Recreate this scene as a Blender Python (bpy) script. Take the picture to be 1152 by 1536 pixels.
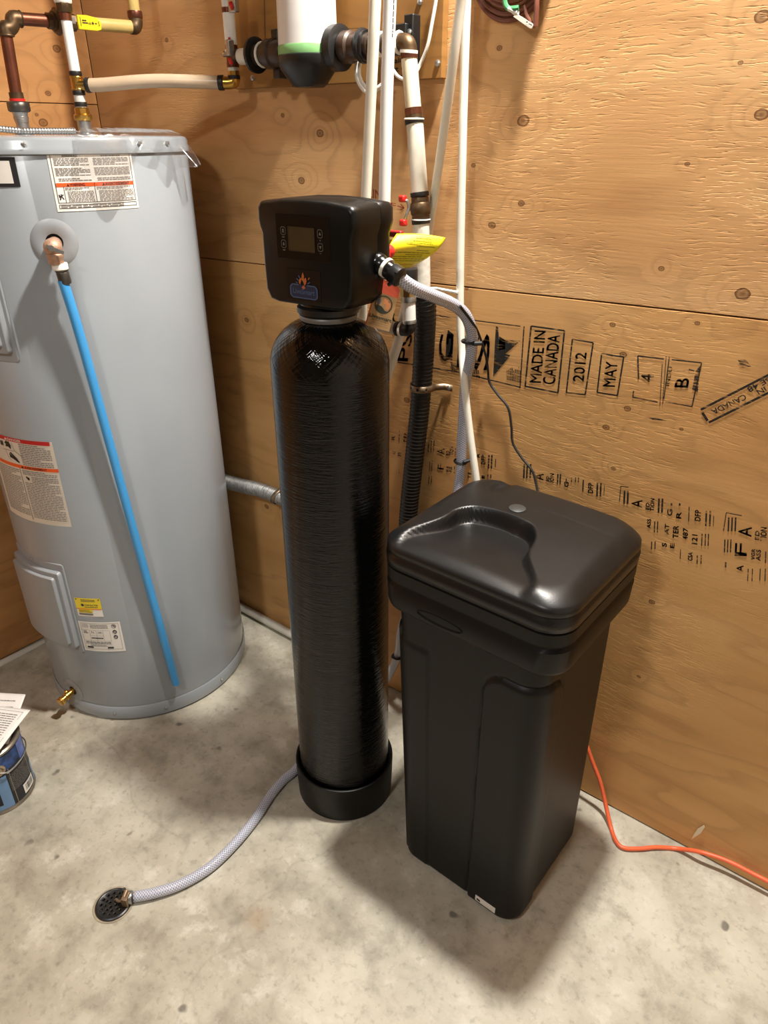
import bpy, bmesh, math, random
from mathutils import Vector, Matrix
random.seed(7)
scene = bpy.context.scene
for o in list(bpy.data.objects): bpy.data.objects.remove(o)
COL = scene.collection
V = Vector

# ------------------------------------------------------------------ camera, world, lights, exposure
F_PX, PITCH, HEAD = 1065.0, math.radians(28.0), math.radians(128.32)
CAM = V((2.101, -1.333, 1.51))
cd = bpy.data.cameras.new('camera'); cam = bpy.data.objects.new('camera', cd); COL.objects.link(cam)
cam.location = CAM; cam.rotation_euler = (math.pi/2 - PITCH, 0, HEAD - math.pi/2)
cd.sensor_fit = 'VERTICAL'; cd.sensor_height = 24.0; cd.lens = 24.0*F_PX/1536.0; cd.clip_start = 0.02
scene.camera = cam
world = bpy.data.worlds.new('world'); scene.world = world; world.use_nodes = True
world.node_tree.nodes['Background'].inputs[0].default_value = (1.0, 0.97, 0.93, 1)
world.node_tree.nodes['Background'].inputs[1].default_value = 0.0
scene.view_settings.view_transform = 'Standard'; scene.view_settings.look = 'None'
scene.view_settings.gamma = 1.0; scene.view_settings.use_curve_mapping = False
scene.view_settings.exposure = 0.0
CEIL = 2.75
LAMP1 = V((1.60, -0.16, CEIL-0.062)); LAMP2 = V((1.64, -2.35, CEIL-0.062))
def disc_light(name, loc, power, size, color):
    l = bpy.data.lights.new(name, 'AREA'); l.shape = 'DISK'; l.energy = power; l.size = size; l.color = color
    o = bpy.data.objects.new(name, l); o.location = loc; COL.objects.link(o); return o
disc_light('ceiling_lamp_wall_offscreen', LAMP1, 80, 0.12, (1.0, 0.965, 0.90))
disc_light('ceiling_lamp_room_offscreen', LAMP2, 31, 0.30, (1.0, 0.98, 0.95))

# ------------------------------------------------------------------ pixel helpers (a pixel gives a direction only)
FH = V((math.cos(HEAD), math.sin(HEAD), 0)); RIGHT = V((math.sin(HEAD), -math.cos(HEAD), 0))
FWD = FH*math.cos(PITCH) + V((0, 0, -math.sin(PITCH))); UP = RIGHT.cross(FWD)
def ray(x, y): return FWD + RIGHT*((x-576)/F_PX) - UP*((y-768)/F_PX)
def plane(x, y, n, d):
    r = ray(x, y); n = V(n); return CAM + r*((d - n.dot(CAM))/n.dot(r))
def bw(x, y, d=0.0): return plane(x, y, (0, 1, 0), -d)          # d metres in front of the back wall
def lw(x, y, d=0.0): return plane(x, y, (1, 0, 0), d)           # d metres in front of the left wall
def fl(x, y, z=0.0): return plane(x, y, (0, 0, 1), z)           # on a level z
def at(x, y, p):                                                # on the upright plane facing the camera through p
    n = V((p[0]-CAM.x, p[1]-CAM.y, 0)).normalized(); return plane(x, y, n, n.dot(V((p[0], p[1], 0))))
def mpp(p): return (V(p)-CAM).dot(FWD)/F_PX                      # metres per pixel at p

# ------------------------------------------------------------------ materials
def lin(c):
    return tuple((v/12.92 if v <= 0.04045 else ((v+0.055)/1.055)**2.4) for v in (x/255.0 for x in c)) + (1.0,)
class NT:
    def __init__(s, name):
        s.m = bpy.data.materials.new(name); s.m.use_nodes = True; s.t = s.m.node_tree
        s.b = s.t.nodes['Principled BSDF']
    def n(s, kind, **kw):
        nd = s.t.nodes.new(kind)
        for k, v in kw.items(): setattr(nd, k, v)
        return nd
    def l(s, a, b): s.t.links.new(a, b)
    def val(s, x, sock):
        if isinstance(x, (int, float)): sock.default_value = x
        elif isinstance(x, tuple): sock.default_value = x
        else: s.l(x, sock)
    def math(s, op, a, b=0.0, c=None, clamp=False):
        nd = s.n('ShaderNodeMath', operation=op, use_clamp=clamp); s.val(a, nd.inputs[0]); s.val(b, nd.inputs[1])
        if c is not None: s.val(c, nd.inputs[2])
        return nd.outputs[0]
    def mix(s, fac, a, b, blend='MIX'):
        nd = s.n('ShaderNodeMix', data_type='RGBA', blend_type=blend); s.val(fac, nd.inputs[0]); s.val(a, nd.inputs[6]); s.val(b, nd.inputs[7])
        return nd.outputs[2]
    def noise(s, vec, scale, detail=3.0, rough=0.5, dist=0.0):
        nd = s.n('ShaderNodeTexNoise'); nd.inputs['Scale'].default_value = scale; nd.inputs['Detail'].default_value = detail
        nd.inputs['Roughness'].default_value = rough; nd.inputs['Distortion'].default_value = dist
        if vec is not None: s.l(vec, nd.inputs['Vector'])
        return nd.outputs[0]
    def mapping(s, vec, scale=(1, 1, 1), loc=(0, 0, 0), rot=(0, 0, 0)):
        nd = s.n('ShaderNodeMapping'); s.l(vec, nd.inputs[0]); nd.inputs[1].default_value = loc; nd.inputs[2].default_value = rot; nd.inputs[3].default_value = scale
        return nd.outputs[0]
    def ramp(s, fac, stops):
        nd = s.n('ShaderNodeValToRGB'); cr = nd.color_ramp
        while len(cr.elements) < len(stops): cr.elements.new(0.5)
        for e, (p, c) in zip(cr.elements, stops): e.position = p; e.color = c
        s.l(fac, nd.inputs[0]); return nd.outputs[0]
    def obj(s): return s.n('ShaderNodeTexCoord').outputs['Object']
    def uv(s): return s.n('ShaderNodeTexCoord').outputs['UV']
    def bump(s, h, strength=0.3, dist=0.002):
        nd = s.n('ShaderNodeBump'); nd.inputs['Strength'].default_value = strength; nd.inputs['Distance'].default_value = dist
        s.l(h, nd.inputs['Height']); s.l(nd.outputs[0], s.b.inputs['Normal'])
    def base(s, c): s.val(c, s.b.inputs['Base Color'])
def G(v): return (v, v, v, 1)

MATS = {}
def mat(name, rgb, rough=0.5, metal=0.0, var=0.06, vscale=25.0, bump=0.0, bscale=80.0, coat=0.0, trans=0.0, spec=0.5):
    if name in MATS: return MATS[name]
    s = NT(name); c = lin(rgb); o = s.obj(); n = s.noise(o, vscale, 4)
    lo = tuple(max(0, x*(1-var)) for x in c[:3])+(1,); hi = tuple(min(1, x*(1+var)) for x in c[:3])+(1,)
    s.base(s.ramp(n, [(0.3, lo), (0.7, hi)]))
    s.b.inputs['Roughness'].default_value = rough; s.b.inputs['Metallic'].default_value = metal
    s.b.inputs['Specular IOR Level'].default_value = spec
    if coat: s.b.inputs['Coat Weight'].default_value = coat; s.b.inputs['Coat Roughness'].default_value = 0.08
    if trans: s.b.inputs['Transmission Weight'].default_value = trans
    if bump: s.bump(s.noise(o, bscale, 3), bump, 0.002)
    MATS[name] = s.m; return s.m

def plywood(name, axis, knots, c_dark, c_mid, c_light, seed=0.0, ridge=1.0):
    """veneer: grain contours of a height field that bends round the knots; fine raised checks along the grain"""
    s = NT(name); o = s.obj(); sep = s.n('ShaderNodeSeparateXYZ'); s.l(o, sep.inputs[0])
    U = sep.outputs[0 if axis == 'x' else 1]; Z = sep.outputs[2]
    cmb = s.n('ShaderNodeCombineXYZ'); s.l(U, cmb.inputs[0]); s.l(Z, cmb.inputs[1]); cmb.inputs[2].default_value = seed
    P = cmb.outputs[0]
    big = s.noise(s.mapping(P, (0.9, 2.6, 1)), 1.5, 2.5, 0.5)
    med = s.noise(s.mapping(P, (2.0, 9.0, 1)), 2.2, 3.0, 0.55)
    f = s.math('ADD', s.math('MULTIPLY', Z, 4.0), s.math('ADD', s.math('MULTIPLY', big, 9.0), s.math('MULTIPLY', med, 1.3)))
    core = None; rim = None
    for (ku, kz, r, amp) in knots:
        du = s.math('SUBTRACT', U, ku); dz = s.math('SUBTRACT', Z, kz)
        d2 = s.math('ADD', s.math('MULTIPLY', s.math('MULTIPLY', du, du), 0.55), s.math('MULTIPLY', dz, dz))
        e = s.math('POWER', 2.718, s.math('MULTIPLY', d2, -1.0/((r*4.2)**2)))
        f = s.math('ADD', f, s.math('MULTIPLY', e, amp*2.4))
        k = s.math('SUBTRACT', 1.0, s.math('DIVIDE', s.math('SQRT', d2), r))       # 1 at centre, 0 at rim
        k = s.math('MAXIMUM', k, -1.0)
        core = k if core is None else s.math('MAXIMUM', core, k)
    fr = s.math('FRACT', f)
    line = s.ramp(fr, [(0.0, G(0.15)), (0.55, G(0.0)), (0.90, G(1.0)), (1.0, G(0.15))])
    soft = s.noise(s.mapping(P, (0.6, 3.5, 1)), 2.0, 3, 0.6)
    fine = s.noise(s.mapping(P, (7, 190, 1)), 1.0, 2, 0.5)
    col = s.ramp(soft, [(0.28, lin(c_dark)), (0.5, lin(c_mid)), (0.74, lin(c_light))])
    lf = s.math('MULTIPLY', line, s.math('MULTIPLY', s.noise(P, 3.0, 2), 0.5))
    col = s.mix(lf, col, lin(tuple(int(v*0.66) for v in c_dark)))
    col = s.mix(s.math('MULTIPLY', fine, 0.18), col, lin(c_dark))
    blot = s.ramp(s.noise(P, 2.3, 2), [(0.50, G(0)), (0.72, G(0.35))])
    col = s.mix(blot, col, lin((176, 124, 70)))
    if core is not None:
        wob = s.math('ADD', core, s.math('MULTIPLY', s.math('SUBTRACT', s.noise(P, 90, 2), 0.5), 0.35))
        kf = s.ramp(wob, [(0.0, G(0.0)), (0.06, G(0.9)), (0.25, G(0.75)), (0.45, G(0.45)), (1.0, G(0.8))])
        col = s.mix(kf, col, lin((92, 52, 20)))
    s.base(col); s.b.inputs['Roughness'].default_value = 0.55; s.b.inputs['Specular IOR Level'].default_value = 0.3
    # raised checks: short dashes along the grain
    wv = s.noise(P, 4.0, 2); zw = s.math('ADD', Z, s.math('MULTIPLY', wv, 0.05))
    c2 = s.n('ShaderNodeCombineXYZ'); s.l(U, c2.inputs[0]); s.l(zw, c2.inputs[1]); c2.inputs[2].default_value = seed
    chk = s.noise(s.mapping(c2.outputs[0], (30, 250, 1)), 1.0, 2.0, 0.55)
    where = s.ramp(s.noise(P, 2.6, 2), [(0.44, G(0.04)), (0.60, G(1.0))])
    d = s.math('MULTIPLY', s.ramp(chk, [(0.56, G(0)), (0.66, G(1))]), where)
    hgt = s.math('SUBTRACT', s.math('MULTIPLY', fine, 0.25), d)
    s.bump(hgt, 0.42*ridge, 0.0016)
    return s.m

def concrete():
    s = NT('concrete'); o = s.obj()
    a = s.noise(o, 1.6, 5, 0.6); b = s.noise(o, 10.0, 7, 0.68, 0.15); c = s.noise(o, 60.0, 3, 0.6)
    col = s.ramp(a, [(0.36, lin((152, 145, 129))), (0.5, lin((177, 170, 153))), (0.64, lin((197, 191, 174)))])
    col = s.mix(s.ramp(b, [(0.34, G(0.45)), (0.50, G(0)), (1, G(0))]), col, lin((112, 106, 94)))
    col = s.mix(s.ramp(b, [(0.54, G(0)), (0.66, G(0.7))]), col, lin((207, 202, 188)))
    col = s.mix(s.ramp(c, [(0.3, G(0.3)), (0.45, G(0))]), col, lin((104, 98, 86)))
    spots = s.noise(s.mapping(o, (1, 1, 1), (3.1, 1.7, 0)), 13.0, 2, 0.5)
    col = s.mix(s.ramp(spots, [(0.70, G(0)), (0.735, G(0.7))]), col, lin((78, 74, 66)))
    # hairline cracks
    vor = s.n('ShaderNodeTexVoronoi', feature='DISTANCE_TO_EDGE'); vor.inputs['Scale'].default_value = 1.15
    s.l(s.n('ShaderNodeVectorMath', operation='ADD').outputs[0], vor.inputs['Vector'])
    vm = vor.inputs['Vector'].links[0].from_node; s.l(o, vm.inputs[0])
    nz = s.n('ShaderNodeTexNoise'); nz.inputs['Scale'].default_value = 4.0; s.l(o, nz.inputs['Vector'])
    sc = s.n('ShaderNodeVectorMath', operation='SCALE'); s.l(nz.outputs['Color'], sc.inputs[0]); sc.inputs['Scale'].default_value = 0.22
    s.l(sc.outputs[0], vm.inputs[1])
    cr = s.ramp(vor.outputs['Distance'], [(0.0, G(0.16)), (0.005, G(0))])
    col = s.mix(cr, col, lin((90, 84, 74)))
    # rust stain beside the hose
    sp = s.n('ShaderNodeSeparateXYZ'); s.l(o, sp.inputs[0]); q = fl(385, 1378)
    dx = s.math('SUBTRACT', sp.outputs[0], q.x); dy = s.math('SUBTRACT', sp.outputs[1], q.y)
    dd = s.math('SQRT', s.math('ADD', s.math('MULTIPLY', dx, dx), s.math('MULTIPLY', dy, dy)))
    st = s.ramp(s.math('ADD', dd, s.math('MULTIPLY', s.noise(o, 30, 2), 0.03)), [(0.02, G(0.35)), (0.055, G(0))])
    col = s.mix(st, col, lin((150, 108, 62)))
    s.base(col); s.b.inputs['Specular IOR Level'].default_value = 0.35
    s.l(s.ramp(b, [(0.3, G(0.35)), (0.7, G(0.6))]), s.b.inputs['Roughness'])
    s.bump(s.math('ADD', b, s.math('MULTIPLY', c, 0.4)), 0.25, 0.004)
    return s.m

def wound_tank():
    """glossy black lacquer over wound glass fibre: hoops on the barrel, crossed strands on the dome"""
    s = NT('wound_black_lacquer'); o = s.obj()
    sep = s.n('ShaderNodeSeparateXYZ'); s.l(o, sep.inputs[0])
    ang = s.math('ARCTAN2', sep.outputs[1], sep.outputs[0]); z = sep.outputs[2]
    c = s.n('ShaderNodeCombineXYZ'); s.l(s.math('MULTIPLY', ang, 3.0), c.inputs[0]); s.l(s.math('MULTIPLY', z, 260.0), c.inputs[1])
    hoop = s.noise(c.outputs[0], 1.0, 3, 0.6)
    c2 = s.n('ShaderNodeCombineXYZ'); s.l(s.math('MULTIPLY', ang, 2.0), c2.inputs[0]); s.l(s.math('MULTIPLY', z, 55.0), c2.inputs[1])
    hoop2 = s.noise(c2.outputs[0], 1.0, 2, 0.5)
    hoop = s.math('ADD', hoop, s.math('MULTIPLY', hoop2, 0.8))
    def cross(sg):
        cc = s.n('ShaderNodeCombineXYZ')
        s.l(s.math('ADD', s.math('MULTIPLY', ang, 12.0*sg), s.math('MULTIPLY', z, 130.0)), cc.inputs[0])
        s.l(s.math('SUBTRACT', s.math('MULTIPLY', ang, 1.2*sg), s.math('MULTIPLY', z, 8.0)), cc.inputs[1])
        return s.noise(cc.outputs[0], 1.0, 2, 0.5)
    dome = s.math('ADD', cross(1), cross(-1))
    f = s.math('MULTIPLY_ADD', z, 1/0.02, -1.120/0.02, clamp=True)
    h = s.math('ADD', s.math('MULTIPLY', hoop, s.math('SUBTRACT', 1.0, f)), s.math('MULTIPLY', dome, f))
    s.base(lin((7, 7, 7))); s.b.inputs['Roughness'].default_value = 0.075; s.b.inputs['Specular IOR Level'].default_value = 0.42
    tg_ = s.n('ShaderNodeTangent', direction_type='RADIAL', axis='Z'); s.l(tg_.outputs[0], s.b.inputs['Tangent']); s.b.inputs['Anisotropic'].default_value = 0.4
    s.bump(h, 0.5, 0.0028)
    return s.m

def braided():
    s = NT('clear_braided_vinyl'); uv = s.uv(); sp = s.n('ShaderNodeSeparateXYZ'); s.l(uv, sp.inputs[0])
    u, v = sp.outputs[0], sp.outputs[1]
    a = s.math('SINE', s.math('ADD', s.math('MULTIPLY', u, 2*math.pi*9), s.math('MULTIPLY', v, 1100.0)))
    b = s.math('SINE', s.math('SUBTRACT', s.math('MULTIPLY', u, 2*math.pi*9), s.math('MULTIPLY', v, 1100.0)))
    m = s.math('MAXIMUM', a, b)
    col = s.ramp(m, [(0.55, lin((146, 148, 164))), (0.9, lin((214, 215, 226)))])
    s.base(col); s.b.inputs['Roughness'].default_value = 0.22; s.b.inputs['Subsurface Weight'].default_value = 0.0
    s.b.inputs['Coat Weight'].default_value = 0.4
    s.bump(m, 0.25, 0.001); return s.m

def ink(name, rgb, keep=0.5, scale=60.0):
    """stamped ink that has taken unevenly on the grain"""
    if name in MATS: return MATS[name]
    s = NT(name); s.base(lin(rgb)); s.b.inputs['Roughness'].default_value = 0.7
    n = s.noise(s.mapping(s.obj(), (0.4, 0.4, 2.2)), scale, 3, 0.6)
    a = s.ramp(n, [(keep-0.10, G(0.0)), (keep+0.06, G(1.0))]); s.l(a, s.b.inputs['Alpha']); MATS[name] = s.m; return s.m

def film():
    s = NT('clear_plastic_film'); t = s.t; out = t.nodes['Material Output']
    tr = s.n('ShaderNodeBsdfTransparent'); gl = s.n('ShaderNodeBsdfGlossy'); gl.inputs['Roughness'].default_value = 0.18
    df = s.n('ShaderNodeBsdfTranslucent'); df.inputs['Color'].default_value = (0.8, 0.8, 0.8, 1)
    lwt = s.n('ShaderNodeLayerWeight'); lwt.inputs[0].default_value = 0.35
    n = s.noise(s.obj(), 30, 3)
    bm = s.n('ShaderNodeBump'); bm.inputs['Strength'].default_value = 0.5; bm.inputs['Distance'].default_value = 0.004; s.l(n, bm.inputs['Height']); s.l(bm.outputs[0], gl.inputs['Normal'])
    m1 = s.n('ShaderNodeMixShader'); m1.inputs[0].default_value = 0.14; s.l(tr.outputs[0], m1.inputs[1]); s.l(df.outputs[0], m1.inputs[2])
    m2 = s.n('ShaderNodeMixShader'); s.l(s.math('MULTIPLY_ADD', lwt.outputs['Fresnel'], 0.28, 0.05, clamp=True), m2.inputs[0]); s.l(m1.outputs[0], m2.inputs[1]); s.l(gl.outputs[0], m2.inputs[2])
    s.l(m2.outputs[0], out.inputs[0]); return s.m

# ------------------------------------------------------------------ geometry helpers
class MB:
    def __init__(s): s.v = []; s.f = []; s.uv = {}
    def add(s, vs, fs):
        k = len(s.v); s.v += [tuple(v) for v in vs]; s.f += [tuple(i+k for i in f) for f in fs]; return k
    def lathe(s, prof, origin=(0, 0, 0), axis=(0, 0, 1), n=32, cap=True):
        """prof: (radius, height) pairs along axis"""
        a = V(axis).normalized(); q = a.to_track_quat('Z', 'Y'); o = V(origin); vs = []; fs = []
        for r, h in prof:
            for i in range(n):
                t = 2*math.pi*i/n; vs.append(o + q @ V((r*math.cos(t), r*math.sin(t), h)))
        m = len(prof)
        for j in range(m-1):
            for i in range(n):
                fs.append((j*n+i, j*n+(i+1) % n, (j+1)*n+(i+1) % n, (j+1)*n+i))
        if cap: fs.append(tuple(range(n))[::-1]); fs.append(tuple(range((m-1)*n, m*n)))
        s.add(vs, fs); return s
    def cyl(s, p, q, r, n=24, r2=None, bev=0.0):
        p, q = V(p), V(q); L = (q-p).length; r2 = r if r2 is None else r2
        b = min(bev, L*0.45, r*0.5)
        prof = [(r, 0), (r2, L)] if b <= 0 else [(r-b, 0), (r-b*0.3, b*0.3), (r, b), (r2, L-b), (r2-b*0.3, L-b*0.3), (r2-b, L)]
        return s.lathe(prof, p, q-p, n)
    def tube(s, pts, r, n=14, rad=None, cap=True, uvs=False):
        pts = [V(p) for p in pts]; m = len(pts); tang = []
        for i in range(m):
            t = pts[min(i+1, m-1)] - pts[max(i-1, 0)]; tang.append(t.normalized())
        ref = V((0, 0, 1)) if abs(tang[0].z) < 0.9 else V((1, 0, 0))
        nrm = (ref - tang[0]*ref.dot(tang[0])).normalized(); vs = []; fs = []
        L = 0.0; k0 = len(s.v); lens = []
        for i in range(m):
            nrm = (nrm - tang[i]*nrm.dot(tang[i])).normalized(); bn = tang[i].cross(nrm)
            rr = r if rad is None else rad(i, L)
            if i: L += (pts[i]-pts[i-1]).length
            lens.append(L)
            for j in range(n):
                a = 2*math.pi*j/n; vs.append(pts[i] + nrm*(rr*math.cos(a)) + bn*(rr*math.sin(a)))
        for i in range(m-1):
            for j in range(n):
                if uvs:
                    s.uv[len(s.f)+len(fs)] = [(j/n, lens[i]), ((j+1)/n, lens[i]), ((j+1)/n, lens[i+1]), (j/n, lens[i+1])]
                fs.append((i*n+j, i*n+(j+1) % n, (i+1)*n+(j+1) % n, (i+1)*n+j))
        if cap: fs.append(tuple(range(n))[::-1]); fs.append(tuple(range((m-1)*n, m*n)))
        s.add(vs, fs); return s
    def box(s, c, size, rot=None):
        c = V(c); hx, hy, hz = size[0]/2, size[1]/2, size[2]/2
        vs = [V((x, y, z)) for x in (-hx, hx) for y in (-hy, hy) for z in (-hz, hz)]
        if rot is not None: vs = [rot @ v for v in vs]
        s.add([v+c for v in vs], [(0, 1, 3, 2), (4, 6, 7, 5), (0, 4, 5, 1), (2, 3, 7, 6), (0, 2, 6, 4), (1, 5, 7, 3)]); return s
    def prism(s, poly, a, b):
        """poly: list of 3D points (one end); extruded by vector a->b"""
        d = V(b)-V(a); n = len(poly); vs = [V(p) for p in poly] + [V(p)+d for p in poly]
        s.add(vs, [tuple(range(n))[::-1], tuple(range(n, 2*n))] + [(i, (i+1) % n, (i+1) % n+n, i+n) for i in range(n)]); return s
    def sphere(s, c, r, n=16, m=10, sq=(1, 1, 1)):
        prof = [(max(1e-4, r*math.sin(math.pi*i/m)), -r*math.cos(math.pi*i/m)) for i in range(m+1)]
        k = len(s.v); s.lathe(prof, (0, 0, 0), (0, 0, 1), n)
        c = V(c)
        for i in range(k, len(s.v)): v = s.v[i]; s.v[i] = (v[0]*sq[0]+c.x, v[1]*sq[1]+c.y, v[2]*sq[2]+c.z)
        return s
    def torus(s, c, R, r, axis=(0, 0, 1), n=28, m=8):
        q = V(axis).normalized().to_track_quat('Z', 'Y'); c = V(c); vs = []; fs = []
        for i in range(n):
            t = 2*math.pi*i/n
            for j in range(m):
                p = 2*math.pi*j/m; vs.append(c + q @ V(((R+r*math.cos(p))*math.cos(t), (R+r*math.cos(p))*math.sin(t), r*math.sin(p))))
        for i in range(n):
            for j in range(m): fs.append((i*m+j, ((i+1) % n)*m+j, ((i+1) % n)*m+(j+1) % m, i*m+(j+1) % m))
        s.add(vs, fs); return s
    def grid(s, fn, nu, nv, closeu=False):
        vs = [fn(i/(nu if closeu else nu), j/nv) for j in range(nv+1) for i in range(nu if closeu else nu+1)]
        w = nu if closeu else nu+1; fs = []
        for j in range(nv):
            for i in range(nu): fs.append((j*w+i, j*w+(i+1) % w, (j+1)*w+(i+1) % w, (j+1)*w+i))
        s.add(vs, fs); return s
    def build(s, name, m, parent=None, smooth=True, bevel=0.0, thick=0.0, angle=40):
        me = bpy.data.meshes.new(name); me.from_pydata(s.v, [], s.f); me.update()
        if s.uv:
            ly = me.uv_layers.new(name='UVMap')
            for p in me.polygons:
                u = s.uv.get(p.index)
                if u:
                    for k, li in enumerate(p.loop_indices): ly.data[li].uv = u[k]
        bm = bmesh.new(); bm.from_mesh(me); bmesh.ops.recalc_face_normals(bm, faces=bm.faces)
        for e in bm.edges:
            if len(e.link_faces) == 2 and e.calc_face_angle(0) > math.radians(angle): e.smooth = False
        bm.to_mesh(me); bm.free()
        if smooth: me.polygons.foreach_set('use_smooth', [True]*len(me.polygons))
        me.materials.append(m); o = bpy.data.objects.new(name, me); COL.objects.link(o)
        if bevel:
            b = o.modifiers.new('bevel', 'BEVEL'); b.width = bevel; b.segments = 2; b.limit_method = 'ANGLE'
        if thick:
            t = o.modifiers.new('thickness', 'SOLIDIFY'); t.thickness = thick; t.offset = 0
        if parent is not None: attach(o, parent)
        return o
def attach(o, parent):
    o.parent = parent
    if parent.type == 'EMPTY': o.location = -parent.location
def thing(name, label, cat, loc=(0, 0, 0), group=None):
    o = bpy.data.objects.new(name, None); COL.objects.link(o); o.location = loc; o.empty_display_size = 0.05
    return tag(o, label, cat, group)
def tag(o, label, cat, group=None):
    o['label'] = label; o['category'] = cat
    if group: o['group'] = group
    return o
def struct(o): o['kind'] = 'structure'; return o
def cut(o, cutter):
    """take the closed shapes in cutter out of mesh object o, for good"""
    c = cutter.build('cutter', M['grey'], smooth=False)
    b = o.modifiers.new('cut', 'BOOLEAN'); b.object = c; b.operation = 'DIFFERENCE'; b.solver = 'EXACT'
    dg = bpy.context.evaluated_depsgraph_get(); dg.update()
    me = bpy.data.meshes.new_from_object(o.evaluated_get(dg)); old = o.data; name = old.name
    o.modifiers.clear(); o.data = me; bpy.data.meshes.remove(old); me.name = name
    while len(me.materials) > 1: me.materials.pop()
    cm = c.data; bpy.data.objects.remove(c); bpy.data.meshes.remove(cm)
def spline(pts, sub=8):
    pts = [V(p) for p in pts]; out = []; n = len(pts)
    for i in range(n-1):
        p0, p1, p2, p3 = pts[max(i-1, 0)], pts[i], pts[i+1], pts[min(i+2, n-1)]
        for k in range(sub):
            t = k/sub
            out.append(0.5*((2*p1)+(p2-p0)*t+(2*p0-5*p1+4*p2-p3)*t*t+(3*p1-p0-3*p2+p3)*t**3))
    out.append(pts[-1]); return out
def resample(pts, step):
    out = [pts[0]]; acc = 0.0
    for a, b in zip(pts[:-1], pts[1:]):
        L = (b-a).length; t = step-acc
        while t <= L: out.append(a.lerp(b, t/L)); t += step
        acc = (acc+L) % step
    return out
def lerp(a, b, t): return a+(b-a)*t

# flat print: shapes in label space (u,v) mapped on to the surface by fn
_tc = {}
def text_geo(txt, bold):
    k = (txt, bold)
    if k not in _tc:
        c = bpy.data.curves.new('t', 'FONT'); c.body = txt; c.size = 1.0; c.offset = bold; c.resolution_u = 3
        o = bpy.data.objects.new('t', c); COL.objects.link(o); dg = bpy.context.evaluated_depsgraph_get(); dg.update()
        me = o.evaluated_get(dg).to_mesh(); vs = [(v.co.x, v.co.y) for v in me.vertices]; fs = [tuple(p.vertices) for p in me.polygons]
        o.evaluated_get(dg).to_mesh_clear(); bpy.data.objects.remove(o); bpy.data.curves.remove(c)
        xs = [v[0] for v in vs]; ys = [v[1] for v in vs]; x0, x1, y0, y1 = min(xs), max(xs), min(ys), max(ys)
        _tc[k] = ([((x-x0)/(x1-x0), (y-y0)/(y1-y0)) for x, y in vs], fs)
    return _tc[k]
class Ink:
    def __init__(s, fn): s.fn = fn; s.mb = MB()
    def quadtext(s, txt, bl, br, tl, tr=None, bold=0.0):
        vs, fs = text_geo(txt, bold); tr = tr or (br[0]+tl[0]-bl[0], br[1]+tl[1]-bl[1]); out = []
        for a, b in vs:
            u = (1-a)*(1-b)*bl[0]+a*(1-b)*br[0]+(1-a)*b*tl[0]+a*b*tr[0]; w = (1-a)*(1-b)*bl[1]+a*(1-b)*br[1]+(1-a)*b*tl[1]+a*b*tr[1]
            out.append(s.fn(u, w))
        s.mb.add(out, fs); return s
    def text(s, txt, u0, v0, u1, v1, bold=0.0): return s.quadtext(txt, (u0, v0), (u1, v0), (u0, v1), None, bold)
    def poly(s, pts): s.mb.add([s.fn(*p) for p in pts], [tuple(range(len(pts)))]); return s
    def rect(s, u0, v0, u1, v1, seg=1):
        for i in range(seg):
            a, b = lerp(u0, u1, i/seg), lerp(u0, u1, (i+1)/seg); s.poly([(a, v0), (b, v0), (b, v1), (a, v1)])
        return s
    def line(s, a, b, w):
        d = V((b[0]-a[0], b[1]-a[1])); n = V((-d.y, d.x)).normalized()*w/2
        return s.poly([(a[0]-n.x, a[1]-n.y), (b[0]-n.x, b[1]-n.y), (b[0]+n.x, b[1]+n.y), (a[0]+n.x, a[1]+n.y)])
    def path(s, pts, w, closed=False):
        for a, b in zip(pts, pts[1:]+(pts[:1] if closed else [])):
            if a != b: s.line(a, b, w)
        return s
    def frame(s, u0, v0, u1, v1, wu, wv, seg=6):
        s.rect(u0, v0, u1, v0+wv, seg); s.rect(u0, v1-wv, u1, v1, seg); s.rect(u0, v0, u0+wu, v1); s.rect(u1-wu, v0, u1, v1); return s
    def ring(s, cu, cv, ru, rv, w, n=24, a0=0, a1=360):
        pts = []
        for i in range(n):
            t0, t1 = math.radians(lerp(a0, a1, i/n)), math.radians(lerp(a0, a1, (i+1)/n)); k = 1-w
            s.poly([(cu+ru*math.cos(t0), cv+rv*math.sin(t0)), (cu+ru*math.cos(t1), cv+rv*math.sin(t1)), (cu+ru*k*math.cos(t1), cv+rv*k*math.sin(t1)), (cu+ru*k*math.cos(t0), cv+rv*k*math.sin(t0))])
        return s
    def disc(s, cu, cv, ru, rv, n=20): return s.poly([(cu+ru*math.cos(2*math.pi*i/n), cv+rv*math.sin(2*math.pi*i/n)) for i in range(n)])
    def lines(s, u0, v0, u1, v1, rows, fill=0.45, seed=1, last=0.6):
        """unreadably small print: rows of word-long strokes, top row at v1"""
        R = random.Random(seed)
        for r in range(rows):
            vv = lerp(v1, v0, (r+0.5)/rows); hh = (v1-v0)/rows*fill/2; u = u0; end = u1 if R.random() > 0.25 else lerp(u0, u1, R.uniform(last, 0.95))
            while u < end:
                w = (u1-u0)*R.uniform(0.05, 0.16); e = min(u+w, end); s.rect(u, vv-hh, e, vv+hh); u = e+(u1-u0)*0.018
        return s
    def build(s, name, m, parent): return s.mb.build(name, m, parent, smooth=False)

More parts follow.
